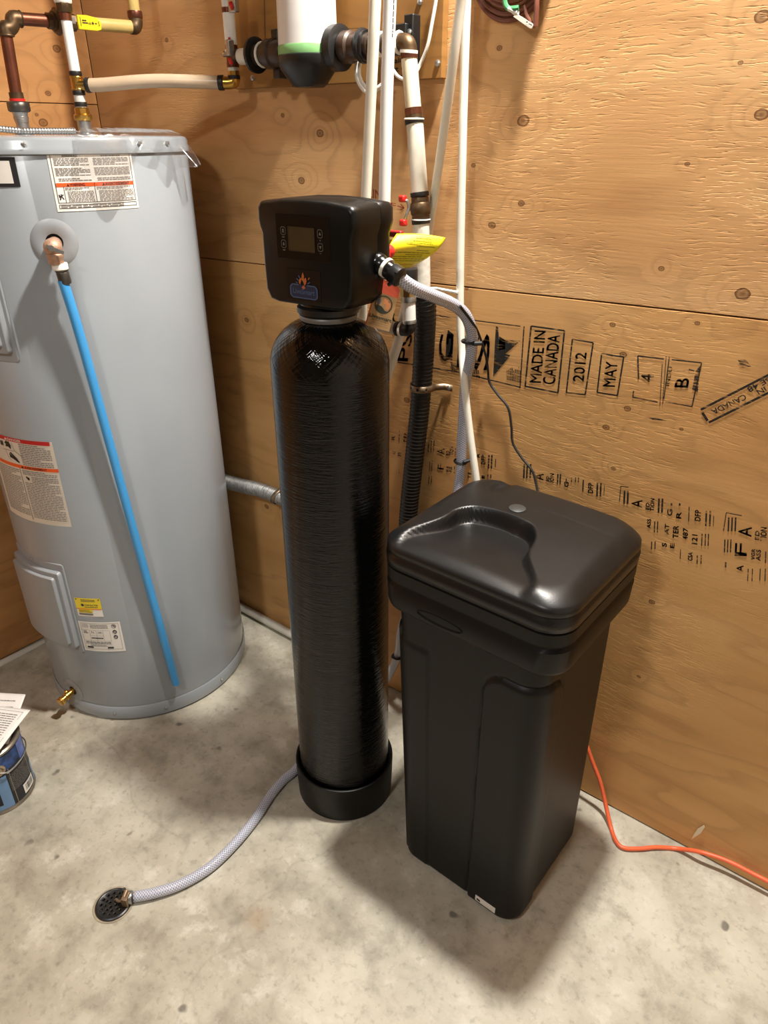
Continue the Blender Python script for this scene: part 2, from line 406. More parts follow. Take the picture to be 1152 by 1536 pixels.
# ------------------------------------------------------------------ shared materials
M = dict(
    white=mat('white_plastic_pipe', (232, 229, 220), 0.35, var=0.05), pvc=mat('off_white_pvc', (220, 214, 198), 0.4, var=0.08, vscale=40),
    pex=mat('milky_pex', (194, 170, 142), 0.3, var=0.06), pexy=mat('yellowed_pex', (190, 164, 100), 0.3, var=0.08), pexw=mat('bright_white_pex', (240, 238, 232), 0.3, var=0.03),
    copper=mat('aged_copper', (112, 66, 48), 0.38, 0.75, 0.35, 18), bronze=mat('dull_brass', (96, 76, 54), 0.45, 0.75, 0.3, 40), brass=mat('bright_brass', (196, 152, 74), 0.28, 0.95, 0.2, 40),
    steel=mat('galvanised_steel', (176, 176, 174), 0.35, 0.9, 0.15, 60), dsteel=mat('dark_steel', (96, 92, 86), 0.4, 0.8, 0.2, 50), strap=mat('strap_steel', (150, 128, 104), 0.45, 0.7, 0.25, 60),
    crimp=mat('black_crimp_ring', (46, 43, 40), 0.45, 0.5, 0.2, 60), blackp=mat('black_plastic', (24, 24, 24), 0.38, var=0.1), blackg=mat('glossy_black_plastic', (18, 18, 18), 0.2, var=0.1),
    rubber=mat('black_rubber', (22, 21, 20), 0.6), red=mat('red_plastic', (206, 40, 34), 0.35, var=0.08), yellow=mat('yellow_handle', (238, 206, 26), 0.4, var=0.05),
    tape=mat('white_thread_tape', (236, 232, 222), 0.6), blue=mat('blue_pex', (70, 158, 222), 0.33, var=0.03), navy=mat('blue_plastic', (40, 62, 140), 0.4),
    paper=mat('white_label', (236, 232, 224), 0.5, var=0.03), inkd=mat('label_print', (62, 60, 58), 0.6), inkg=mat('pale_label_print', (128, 124, 120), 0.6), inkk=mat('black_print', (28, 26, 26), 0.6),
    orange=mat('orange_print', (232, 92, 36), 0.5), redp=mat('red_print', (190, 34, 38), 0.5), yellowp=mat('yellow_print', (240, 214, 52), 0.5),
    grey=mat('grey_enamel', (150, 156, 161), 0.24, 0.0, 0.03, 6, coat=0.25), greyl=mat('grey_plastic_cover', (150, 154, 158), 0.36, 0.0, 0.03, 8),
    white_wire=mat('white_cable', (228, 224, 214), 0.4), dark=mat('dark_hole', (10, 9, 8), 0.9), inkw=mat('white_print', (225, 222, 216), 0.5),
)

# ================================================================== THE SETTING
ROOM_X, ROOM_Y = 3.9, -3.5
fm = MB(); fm.box((ROOM_X/2, ROOM_Y/2, -0.05), (ROOM_X+0.3, -ROOM_Y+0.3, 0.1)); floor = struct(fm.build('floor', concrete(), smooth=False))
wp = mat('dark_board', (92, 82, 68), 0.8, var=0.1, vscale=3); wr = mat('pale_drywall', (220, 214, 202), 0.8, var=0.1, vscale=8)
MB().box((ROOM_X/2, ROOM_Y/2, CEIL+0.05), (ROOM_X+0.3, -ROOM_Y+0.3, 0.1)).build('ceiling', wp, smooth=False); struct(bpy.data.objects['ceiling'])
struct(MB().box((ROOM_X+0.05, ROOM_Y/2, CEIL/2), (0.1, -ROOM_Y+0.1, CEIL)).build('wall_right', wr, smooth=False))
struct(MB().box((ROOM_X/2, ROOM_Y-0.05, CEIL/2), (ROOM_X+0.1, 0.1, CEIL)).build('wall_front', wp, smooth=False))
stud = mat('stud_wood', (120, 86, 50), 0.7)
wall_back = struct(MB().box((ROOM_X/2, 0.068, CEIL/2), (ROOM_X+0.1, 0.1, CEIL)).build('wall_back', stud, smooth=False))
wall_left = struct(MB().box((-0.068, ROOM_Y/2, CEIL/2), (0.1, -ROOM_Y+0.1, CEIL)).build('wall_left', stud, smooth=False))
def K(x, y, r, amp, f=bw, ax=0):
    p = f(x, y); return (p[ax], p.z, r*0.62*mpp(p), amp)
kn_up = [K(785, 181, 13, 1.2), K(738, 338, 8, 1.0), K(782, 305, 7, 1.0), K(710, 248, 5, 0.5), K(1142, 172, 13, 1.3), K(1143, 25, 14, 1.0), K(749, 72, 6, 0.5),
         K(1111, 94, 5, 0.4), K(1114, 441, 14, 1.2), K(992, 403, 6, 0.7), K(480, 200, 9, 1.3), K(424, 173, 5, 0.5), K(452, 271, 8, 1.1), K(1031, 246, 5, 0.4), K(250, 60, 5, 0.5)]
kn_lo = [K(935, 532, 7, 1.2), K(941, 613, 7, 0.9), K(909, 641, 7, 1.0), K(919, 487, 6, 0.7), K(920, 703, 5, 0.8), K(1046, 485, 5, 0.5), K(978, 903, 6, 0.4),
         K(1022, 644, 4, 0.3), K(958, 1015, 4, 0.3), K(610, 600, 7, 0.9), K(700, 433, 4, 0.2), K(370, 480, 6, 0.9), K(400, 760, 6, 0.9)]
kn_left = [K(85, 73, 8, 1.1, lw, 1), K(65, 184, 9, 1.2, lw, 1), K(55, 172, 4, 0.4, lw, 1), K(72, 140, 6, 0.7, lw, 1)]
ply_up = plywood('plywood_upper', 'x', kn_up, (194, 145, 94), (211, 164, 111), (222, 179, 126), 0.0, 0.95)
ply_lo = plywood('plywood_lower', 'x', kn_lo, (194, 143, 87), (210, 160, 101), (220, 172, 114), 3.7, 0.8)
ply_lt = plywood('plywood_left', 'y', kn_left, (170, 116, 66), (192, 138, 84), (204, 152, 98), 7.1, 0.5)
def sheet(parent, m, axis, a0, a1, z0l, z0r, z1l, z1r):
    """one sheet of plywood 18 mm thick on the wall"""
    mb = MB()
    if axis == 'x': P = [(a0, z0l), (a1, z0r), (a1, z1r), (a0, z1l)]; mb.prism([V((x, 0, z)) for x, z in P], (0, 0, 0), (0, 0.018, 0))
    else: P = [(a0, z0l), (a1, z0r), (a1, z1r), (a0, z1l)]; mb.prism([V((0, y, z)) for y, z in P], (0, 0, 0), (-0.018, 0, 0))
    return mb.build('plywood_sheet', m, parent, smooth=False, bevel=0.0012)
ZS0, ZS1 = bw(340, 391).z, bw(920, 455).z; X0, X1 = bw(340, 391).x, bw(920, 455).x
zs = lambda x: ZS0+(ZS1-ZS0)*(x-X0)/(X1-X0)
XJ = 2.44
sh_lo = sheet(wall_back, ply_lo, 'x', 0.0, XJ-0.001, 0.004, 0.004, zs(0)-0.0012, zs(XJ)-0.0012)
sh_up = sheet(wall_back, ply_up, 'x', 0.0, XJ-0.001, zs(0)+0.0012, zs(XJ)+0.0012, CEIL, CEIL)
sheet(wall_back, ply_lo, 'x', XJ+0.001, ROOM_X, 0.004, 0.004, zs(XJ)-0.0012, zs(XJ)-0.0012)
sheet(wall_back, ply_up, 'x', XJ+0.001, ROOM_X, zs(XJ)+0.0012, zs(XJ)+0.0012, CEIL, CEIL)
ZL = 0.5*(lw(100, 154).z+lw(0, 154).z)
sheet(wall_left, ply_lt, 'y', -2.44, -0.001, 0.004, 0.004, ZL-0.001, ZL-0.001)
sheet(wall_left, ply_lt, 'y', -2.44, -0.001, ZL+0.001, ZL+0.001, CEIL, CEIL)
sheet(wall_left, ply_lt, 'y', ROOM_Y, -2.442, 0.004, 0.004, ZL-0.001, ZL-0.001)
sheet(wall_left, ply_lt, 'y', ROOM_Y, -2.442, ZL+0.001, ZL+0.001, CEIL, CEIL)

# printing stamped on the plywood
WP = lambda u, v: bw(u, v, 0.0007)
black_ink = ink('stamp_ink', (26, 22, 18), 0.42); faint_ink = ink('faint_stamp_ink', (44, 32, 20), 0.50, 90.0); red_ink = ink('red_marker', (150, 40, 26), 0.40)
def C5(u, v): return (580+u/3.6, 460+v/3.6)
def C6(u, v): return (880+u/4.235, 480+v/4.235)
def C7(u, v): return (780+u/3.097, 680+v/3.097)
def up_text(I, f, txt, xb0, yb, xb1, xt0, yt, xt1, bold=0.013):
    """text turned to read upwards: starts on (xb0..xb1, yb), ends on (xt0..xt1, yt); letter tops to the left"""
    mv = lambda p, q: (p[0]+q[0], p[1]+q[1])
    for q in ((-0.45, 0.0), (0.45, 0.1), (0.0, -0.4)):          # struck three times, for heavy strokes
        I.quadtext(txt, mv(f(xb1, yb), q), mv(f(xt1, yt), q), mv(f(xb0, yb-3), q), mv(f(xt0, yt-3), q), 0.0)
def box4(I, f, pts, w): I.path([f(*p) for p in pts], w, True)
I = Ink(WP); box4(I, C5, [(780, 105), (960, 130), (925, 465), (748, 430)], 2.4)
up_text(I, C5, 'MADE IN', 772, 412, 832, 800, 132, 858); up_text(I, C5, 'CANADA', 842, 420, 908, 872, 154, 938)
I.build('stamp_lettering', black_ink, sh_lo)
I = Ink(WP); box4(I, C5, [(1003, 175), (1115, 195), (1072, 475), (970, 465)], 2.2); up_text(I, C5, '2012', 1005, 405, 1064, 1022, 250, 1080); I.build('stamp_lettering', black_ink, sh_lo)
I = Ink(WP); box4(I, C6, [(95, 215), (235, 235), (195, 480), (67, 460)], 2.2); up_text(I, C6, 'MAY', 103, 425, 178, 125, 268, 196); I.build('stamp_lettering', black_ink, sh_lo)
I = Ink(WP)
I.path([C6(330, 375), C6(325, 228), C6(490, 248)], 2.0); I.path([C6(298, 450), C6(293, 490), C6(450, 522)], 1.8); I.path([C6(480, 280), C6(465, 545)], 1.0); I.path([C6(505, 230), C6(482, 535)], 1.0)
up_text(I, C6, '4', 345, 395, 424, 347, 348, 426, 0.03); I.build('stamp_lettering', black_ink, sh_lo)
I = Ink(WP)
I.path([C6(525, 235), C6(490, 500)], 1.4); I.path([C6(540, 252), C6(730, 272), C6(668, 550), C6(500, 520)], 1.8); up_text(I, C6, 'B', 558, 430, 640, 570, 372, 655, 0.02)
I.build('stamp_lettering', black_ink, sh_lo)
I = Ink(WP)
up_text(I, C6, 'INDU', 500, 420, 522, 522, 300, 545, 0.0); I.poly([C6(690, 330), (C6(720, 290)), C6(706, 460), C6(670, 440)]); I.poly([C6(650, 310), C6(685, 320), C6(670, 345), C6(645, 335)])
I.poly([C6(960, 255), C6(1010, 250), C6(1045, 295), C6(985, 305)]); I.poly([C6(390, 620), C6(440, 622), C6(520, 642), C6(420, 634)])
I.build('stamp_smudge', faint_ink, sh_lo)
# mill mark: two rules, big letters and a tree
I = Ink(WP); I.path([C5(100, 22), C5(300, 52), C5(722, 106)], 1.6); I.path([C5(60, 300), C5(380, 352), C5(722, 436)], 2.0); I.path([C5(742, 106), C5(720, 440)], 1.6)
I.poly([C5(590, 105), C5(602, 112), C5(606, 175), C5(722, 185), C5(640, 255), C5(668, 262), C5(575, 378)])
I.poly([C5(608, 160), C5(640, 180), C5(640, 230), C5(604, 235)])
up_text(I, C5, 'S', 462, 345, 545, 484, 150, 562, 0.03); up_text(I, C5, 'G', 278, 296, 352, 290, 150, 362, 0.05); I.poly([C5(330, 125), C5(362, 150), C5(355, 290), C5(318, 270)])
up_text(I, C5, 'P', 380, 330, 450, 395, 150, 465, 0.03); up_text(I, C5, 'PS', 58, 296, 112, 90, 150, 140, 0.02); up_text(I, C5, 'OC', 30, 160, 80, 30, 40, 84, 0.0); up_text(I, C5, 'EVES', 222, 300, 244, 232, 60, 250, 0.0)
I.build('stamp_lettering', black_ink, sh_lo)
I = Ink(WP)
for k in range(14):
    x = 350+k*11; I.line(C5(x, 300+k*2.8+6*(k % 3)), C5(x+8, 345+k*3.2), 2.2)
for k in range(9): I.line(C5(650+k*9, 345-6*(k % 4)), C5(652+k*9, 395+k*2), 1.6)
I.build('stamp_smudge', faint_ink, sh_lo)
# slanted rail of CANADA lettering, upside down
I = Ink(WP); I.path([C6(725, 570), C6(1200, 326)], 3.4); I.path([C6(775, 652), C6(1200, 440)], 3.4); I.path([C6(735, 590), C6(768, 640)], 4)
I.quadtext('CANADA', C6(1000, 470), C6(785, 572), C6(1020, 502), C6(812, 602), 0.015); I.quadtext('MADE IN', C6(1300, 342), C6(1075, 448), C6(1315, 372), C6(1095, 476), 0.015)
I.quadtext('TUBE 48', C6(1250, 312), C6(1015, 430), C6(1265, 338), C6(1035, 462), 0.015); I.build('stamp_lettering', black_ink, sh_lo)
# rows of grade marks
def bars(I, f, xs, y0, y1, w=2.2, lean=-0.04):
    for x in xs: I.line(f(x, y0), f(x+lean*(y1-y0), y1), w)
def grade(I, f, parts):
    for p in parts:
        if p[0] == 'b': bars(I, f, p[1], p[2], p[3], p[4] if len(p) > 4 else 2.0)
        else:
            t, x0, x1, yb, yt = p; up_text(I, f, t, x0, yb, x1, x0+0.05*(yb-yt), yt, x1+0.05*(yb-yt), 0.010)
I = Ink(WP); grade(I, C7, [('b', (20, 34, 50), 50, 115, 2.2), ('A', 66, 108, 126, 96), ('ED', 122, 134, 132, 108), ('ION', 138, 156, 136, 96), ('b', (176, 188), 96, 144), ('G', 206, 224, 158, 134), ('b', (215, 240, 258, 272), 112, 134, 1.4), ('b', (294,), 124, 178),
    ('DFP', 316, 338, 186, 140), ('b', (360, 376), 138, 200, 2.4), ('b', (392,), 145, 195, 0.8)]); I.build('stamp_lettering', black_ink, sh_lo)
I = Ink(WP); I.path([C7(462, 225), C7(468, 152), C7(505, 158)], 1.2)
grade(I, C7, [('b', (486, 502), 172, 236, 2.6), ('A', 518, 566, 254, 218), ('ED', 584, 600, 264, 232), ('TION', 604, 622, 270, 212), ('b', (646, 662), 210, 276, 2.6), ('G', 684, 706, 292, 262), ('AT', 672, 690, 378, 330), ('TER', 710, 734, 396, 338),
    ('R', 726, 748, 304, 274), ('b', (786,), 248, 316, 1.4), ('DFP', 812, 838, 316, 266), ('b', (866, 884), 268, 338, 2.4), ('b', (900,), 290, 340, 1.0), ('487', 756, 778, 404, 350), ('121', 798, 822, 424, 380), ('b', (846, 862, 876), 374, 430, 1.6), ('CSA', 780, 800, 500, 462),
    ('b', (824, 842), 474, 514, 1.8), ('b', (746,), 446, 492, 1.2), ('ASS', 590, 606, 350, 306), ('b', (626, 640), 316, 368, 1.6), ('b', (612, 628), 410, 446, 1.6), ('S', 660, 680, 436, 418), ('E', 698, 716, 442, 420), ('b', (704, 742), 232, 244, 2.5)]); I.build('stamp_lettering', black_ink, sh_lo)
I = Ink(WP); I.path([C7(945, 360), C7(958, 276), C7(1030, 290)], 1.2)
grade(I, C7, [('b', (970, 986, 1002), 298, 362, 2.2), ('A', 1014, 1074, 388, 344), ('ED', 1092, 1110, 404, 362), ('TION', 1116, 1144, 410, 346), ('b', (952, 966, 980), 400, 460, 1.8), ('F', 998, 1052, 478, 420), ('VGR', 1074, 1090, 496, 446), ('ASS', 1096, 1116, 500, 450), ('b', (1142,), 456, 510, 1.6),
    ('b', (956,), 506, 530, 2.2), ('A', 1006, 1036, 552, 522), ('b', (1060, 1080, 1116, 1140), 536, 594, 1.4)]); I.build('stamp_lettering', black_ink, sh_lo)
def C8(u, v): return (580+u/6.4, 560+v/6.4)
I = Ink(WP); grade(I, C8, [('R', 46, 76, 640, 604), ('b', (122,), 550, 670, 1.0), ('DFP', 162, 196, 658, 580), ('E', 52, 78, 775, 752), ('30', 106, 134, 800, 764), ('b', (404, 430, 456), 645, 760, 1.4), ('A', 482, 552, 780, 724), ('ED', 572, 600, 790, 745), ('TION', 604, 640, 786, 706), ('b', (660, 676), 712, 800, 1.2),
    ('b', (416, 436), 840, 940, 1.2), ('F', 490, 545, 925, 870), ('VGR', 572, 594, 950, 895), ('ASS', 598, 624, 950, 900), ('b', (652,), 890, 960, 1.2), ('b', (408, 432), 985, 1060, 1.4), ('b', (120, 168), 920, 960, 1.0), ('TE', 780, 806, 1015, 945)]); I.build('stamp_lettering', faint_ink, sh_lo)
I = Ink(WP); grade(I, C8, [('DFP', 908, 944, 876, 790), ('b', (982, 1010), 785, 915, 2.4), ('b', (1046,), 820, 900, 1.2), ('R', 868, 890, 810, 770), ('b', (972, 1000), 970, 1010, 1.6), ('1', 912, 940, 1012, 984)]); I.build('stamp_lettering', black_ink, sh_lo)
# red marker notes
I = Ink(WP); I.quadtext('LIN', (553, 296), (571, 299), (553, 283), (571, 285)); I.quadtext('F', (586, 311), (594, 312), (586, 304), (594, 305)); I.path([(596, 309), (606, 312)], 1.3); I.path([(601, 306), (606, 312), (600, 315)], 1.2); I.build('marker_lettering', red_ink, sh_up)

# ================================================================== WATER HEATER
HC, HR = V((0.362, -0.358, 0)), 0.296
def hp(ang, z, off=0.0):
    a = math.radians(ang); return V((HC.x+(HR+off)*math.cos(a), HC.y+(HR+off)*math.sin(a), z))
def hrad(ang): a = math.radians(ang); return V((math.cos(a), math.sin(a), 0))
heater = thing('water_heater', 'tall grey enamelled cylinder water heater with warning labels and blue discharge pipe', 'water heater', HC)
MB().lathe([(HR-0.012, 0.0), (HR-0.002, 0.004), (HR, 0.05), (HR, 1.475), (HR-0.004, 1.482)], HC, n=96).build('body', M['grey'], heater)
MB().lathe([(HR+0.0025, 0.006), (HR+0.0035, 0.01), (HR+0.0035, 0.047), (HR+0.001, 0.050)], HC, n=96, cap=False).build('base_ring', M['grey'], heater)
MB().lathe([(HR+0.001, 1.474), (HR+0.005, 1.476), (HR+0.005, 1.486), (HR+0.003, 1.489), (HR+0.003, 1.499), (HR-0.001, 1.505), (HR-0.010, 1.507), (0.001, 1.510)], HC, n=96, cap=False).build('top_cap', M['grey'], heater)
for a, z in ((-40, 1.4935), (4, 1.4935), (20, 1.4935), (-75, 1.494)):
    MB().cyl(hp(a, z, 0.002), hp(a, z, 0.0085), 0.0046, 6, bev=0.001).build('cap_screw', M['steel'], heater)
for a in (-56, -28, 8, -88):
    MB().cyl(hp(a, 0.026, 0.003), hp(a, 0.026, 0.0075), 0.004, 6).build('base_screw', M['steel'], heater)
def hlabel(name, a0, a1, z0, z1, m, off=0.0008, lab=None):
    o = MB().grid(lambda u, v: hp(lerp(a0, a1, u), lerp(z0, z1, v), off), 24, 2).build(name, m, heater)
    if lab: o['label'] = lab
    return o, (lambda u, v: hp(lerp(a0, a1, u), lerp(z0, z1, v), off+0.0006))
# big bilingual warning label under the cap
lab, fn = hlabel('warning_label', -32.8, -0.2, 1.371, 1.480, M['paper'], lab='white warning label with orange header strips')
I = Ink(fn); I.rect(0.04, 0.42, 0.47, 0.485, 8).rect(0.475, 0.42, 0.965, 0.485, 8); I.build('header_strip', M['orange'], lab)
I = Ink(lambda u, v: fn(u, v)+hrad(-16)*0.0004); I.text('WARNING', 0.19, 0.427, 0.36, 0.478, 0.01)
I.poly([(0.155, 0.430), (0.185, 0.430), (0.170, 0.476)]); I.build('header_print', M['inkk'], lab); I = Ink(lambda u, v: fn(u, v)+hrad(-16)*0.0004); I.text('AVERTISSEMENT', 0.60, 0.427, 0.91, 0.478, 0.01); I.poly([(0.565, 0.430), (0.595, 0.430), (0.58, 0.476)]); I.build('header_print', M['inkk'], lab)
I = Ink(fn); I.frame(0.03, 0.145, 0.97, 0.97, 0.006, 0.008, 10).rect(0.468, 0.145, 0.474, 0.485).rect(0.115, 0.145, 0.120, 0.42); I.frame(0.03, 0.05, 0.97, 0.12, 0.005, 0.008, 10)
I.path([(0.05, 0.29), (0.065, 0.24), (0.055, 0.20)], 0.014); I.path([(0.045, 0.25), (0.075, 0.265), (0.10, 0.29)], 0.012); I.path([(0.075, 0.26), (0.10, 0.21)], 0.012); I.path([(0.075, 0.30), (0.08, 0.25)], 0.012); I.build('label_frame', M['inkk'], lab)
I = Ink(fn)
for (u0, u1, sd) in ((0.06, 0.45, 1), (0.50, 0.94, 9)):
    I.lines(u0+0.1, 0.91, u1-0.1, 0.945, 1, 0.6, sd); I.lines(u0, 0.77, u1, 0.90, 5, 0.5, sd+1); I.lines(u0, 0.60, u1, 0.74, 6, 0.5, sd+2); I.lines(u0+0.02, 0.51, u1, 0.57, 2, 0.5, sd+3)
I.lines(0.13, 0.36, 0.45, 0.41, 2, 0.5, 21); I.lines(0.15, 0.16, 0.45, 0.35, 8, 0.45, 22); I.lines(0.49, 0.36, 0.92, 0.41, 2, 0.5, 23); I.lines(0.51, 0.16, 0.95, 0.35, 8, 0.45, 24); I.lines(0.05, 0.06, 0.8, 0.11, 2, 0.5, 25)
I.build('small_print', M['inkg'], lab)
# black framed energy label
lab, fn = hlabel('energy_label', -66, -44.3, 1.418, 1.471, M['inkk'], lab='black framed pale energy label')
I = Ink(fn); I.rect(0.04, 0.12, 0.90, 0.88, 8); I.build('label_field', M['paper'], lab)
# danger / avertissement sheet
lab, fn = hlabel('danger_label', -98, -55.4, 0.645, 0.873, mat('aged_label_paper', (216, 206, 192), 0.5, var=0.03), lab='tall white danger label with red and orange strips')
I = Ink(fn); I.rect(0, 0.955, 0.97, 1.0, 12); I.build('header_strip', M['redp'], lab)
I = Ink(fn); I.rect(0, 0.655, 1.0, 0.695, 12); I.build('header_strip', M['orange'], lab)
fn2 = lambda u, v: fn(u, v)+hrad(-70)*0.0004
I = Ink(fn2); I.text('DANGER', 0.42, 0.964, 0.62, 0.99, 0.01); I.poly([(0.37, 0.964), (0.41, 0.964), (0.39, 0.991)]); I.build('header_print', M['inkw'], lab)
I = Ink(fn2); I.text('AVERTISSEMENT', 0.58, 0.662, 0.87, 0.688, 0.01); I.poly([(0.53, 0.662), (0.57, 0.662), (0.55, 0.69)])
for pts in ([(0.28, 0.93), (0.28, 0.88)], [(0.31, 0.935), (0.31, 0.88)], [(0.36, 0.93), (0.40, 0.90), (0.44, 0.87)], [(0.38, 0.945), (0.43, 0.91)], [(0.42, 0.945), (0.44, 0.89)], [(0.36, 0.89), (0.44, 0.90)]): I.path(pts, 0.022)
for pts in ([(0.39, 0.80), (0.50, 0.73)], [(0.41, 0.82), (0.50, 0.75)], [(0.44, 0.80), (0.52, 0.72)], [(0.39, 0.775), (0.48, 0.745)]): I.path(pts, 0.02)
I.path([(0.47, 0.94), (0.49, 0.85), (0.60, 0.79)], 0.004); I.path([(0.30, 0.84), (0.48, 0.845)], 0.004); I.path([(0.34, 0.83), (0.36, 0.76), (0.40, 0.73)], 0.004); I.path([(0.57, 0.565), (0.60, 0.53), (0.60, 0.56)], 0.02)
I.rect(0.50, 0.03, 0.505, 0.655); I.build('symbol_print', M['inkk'], lab)
I = Ink(fn); I.lines(0.57, 0.70, 0.96, 0.95, 12, 0.5, 31); I.lines(0.53, 0.585, 0.97, 0.645, 3, 0.5, 32); I.lines(0.64, 0.50, 0.97, 0.58, 4, 0.5, 33); I.lines(0.53, 0.06, 0.97, 0.50, 21, 0.45, 34); I.lines(0.06, 0.07, 0.48, 0.64, 26, 0.45, 35)
I.build('small_print', M['inkg'], lab)
# yellow contractor sticker and rating plate
lab, fn = hlabel('contractor_sticker', -63.4, -49.8, 0.370, 0.429, M['paper'], lab='small yellow and white sticker')
I = Ink(fn); I.rect(0.0, 0.42, 1.0, 1.0, 6).rect(0.06, 0.20, 0.62, 0.39, 4); I.build('yellow_field', M['yellowp'], lab)
I = Ink(fn); I.rect(0, 0.39, 1, 0.43, 6); I.build('orange_strip', M['orange'], lab)
I = Ink(lambda u, v: fn(u, v)+hrad(-56)*0.0004); I.text('CONTRACTOR', 0.36, 0.58, 0.88, 0.68, 0.02); I.disc(0.28, 0.63, 0.06, 0.07); I.poly([(0.03, 0.97), (0.10, 0.93), (0.05, 0.88)]); I.poly([(0.97, 0.97), (0.90, 0.93), (0.95, 0.88)])
I.lines(0.25, 0.80, 0.80, 0.95, 2, 0.5, 41); I.lines(0.35, 0.48, 0.85, 0.55, 1, 0.5, 42); I.lines(0.1, 0.22, 0.6, 0.37, 2, 0.4, 43); I.build('small_print', M['inkd'], lab)
I = Ink(fn); I.rect(0.06, 0.07, 0.62, 0.17, 4); I.build('grey_strip', M['inkg'], lab)
lab, fn = hlabel('rating_plate', -64.6, -42.4, 0.252, 0.352, M['paper'], lab='off white rating plate with boxed figures and approval marks')
I = Ink(fn); I.frame(0.05, 0.08, 0.95, 0.95, 0.005, 0.008, 8)
for a in ((0.06, 0.72, 0.72, 0.725), (0.06, 0.36, 0.72, 0.365), (0.06, 0.24, 0.72, 0.245), (0.24, 0.54, 0.56, 0.545)): I.rect(*a, 4)
for a in (0.72, 0.56, 0.40, 0.24): I.rect(a, 0.36, a+0.004, 0.72)
I.ring(0.84, 0.86, 0.055, 0.07, 0.18).line((0.81, 0.89), (0.87, 0.83), 0.02).line((0.83, 0.90), (0.88, 0.86), 0.02); I.disc(0.84, 0.67, 0.05, 0.065).disc(0.84, 0.50, 0.05, 0.065)
I.text('76', 0.27, 0.62, 0.35, 0.68); I.text('240', 0.43, 0.62, 0.53, 0.68); I.lines(0.09, 0.60, 0.2, 0.70, 2, 0.5, 51); I.lines(0.26, 0.42, 0.54, 0.50, 1, 0.5, 52); I.lines(0.09, 0.26, 0.70, 0.34, 2, 0.5, 53); I.lines(0.28, 0.78, 0.7, 0.92, 3, 0.4, 54)
I.rect(0.10, 0.11, 0.25, 0.17).rect(0.60, 0.11, 0.74, 0.17); I.lines(0.2, 0.17, 0.6, 0.23, 2, 0.4, 55); I.build('small_print', M['inkd'], lab)
I = Ink(fn); I.rect(0.08, 0.80, 0.24, 0.92, 2); I.build('grey_field', mat('pale_grey_print', (196, 192, 188), 0.5), lab)
I = Ink(lambda u, v: fn(u, v)+hrad(-54)*0.0004); I.line((0.81, 0.67), (0.87, 0.69), 0.012).line((0.81, 0.64), (0.87, 0.65), 0.012).line((0.81, 0.50), (0.87, 0.52), 0.012).line((0.81, 0.47), (0.87, 0.48), 0.012); I.build('white_print', M['paper'], lab)
# thermostat access covers: flange, raised tray with two steps
def cover(a0, a1, z0, z1, lbl):
    def step(ai, zi, o0, o1, r=1.2):
        """raised rounded-corner tray between offsets o0 and o1"""
        mb = MB(); n = 10; per = []
        A0, A1, Z0, Z1 = a0+ai, a1-ai, z0+zi, z1-zi; ra, rz = r*1.6, r*0.008
        for (ca, cz, st) in ((A1-ra, Z1-rz, 0), (A0+ra, Z1-rz, 90), (A0+ra, Z0+rz, 180), (A1-ra, Z0+rz, 270)):
            for k in range(6):
                t = math.radians(st+18*k); per.append((ca+ra*math.cos(t), cz+rz*math.sin(t)))
        # refine along the curve so that it follows the drum
        full = []
        for p, q in zip(per, per[1:]+per[:1]):
            k = max(1, int(abs(p[0]-q[0])/4)); full += [(lerp(p[0], q[0], i/k), lerp(p[1], q[1], i/k)) for i in range(k)]
        ca, cz = (A0+A1)/2, (Z0+Z1)/2; rings = []
        for (o, sc) in ((o0, 0.0), (o1-0.003, 0.25), (o1-0.0008, 0.5), (o1, 0.9)):
            rings.append([hp(p[0]+(ca-p[0])/abs(A1-A0)*2*sc, p[1]+(cz-p[1])/abs(Z1-Z0)*2*sc*0.004, o) for p in full])
        N = len(full); vs = [v for rg in rings for v in rg]; fs = []
        for j in range(len(rings)-1):
            for i in range(N): fs.append((j*N+i, j*N+(i+1) % N, (j+1)*N+(i+1) % N, (j+1)*N+i))
        mb.add(vs, fs)
        # curved face, as vertical strips
        top = lambda u, v: hp(lerp(A0+0.8, A1-0.8, u), lerp(Z0+0.003, Z1-0.003, v), o1)
        mb.grid(top, 16, 1); return mb
    o = step(0, 0, 0.0, 0.003).build('access_cover', M['greyl'], heater); o['label'] = lbl
    b = step(2.0, 0.022, 0.002, 0.015).build('cover_tray', M['greyl'], o); step(4.5, 0.036, 0.014, 0.024).build('cover_panel', M['greyl'], o)
    MB().cyl(hp((a0+a1)/2, z1-0.010, 0.002), hp((a0+a1)/2, z1-0.010, 0.006), 0.004, 8).build('cover_screw', M['steel'], o)
cover(-108, -65, 0.238, 0.530, 'lower grey thermostat cover')
cover(-104, -61.0, 1.060, 1.345, 'upper grey thermostat cover')
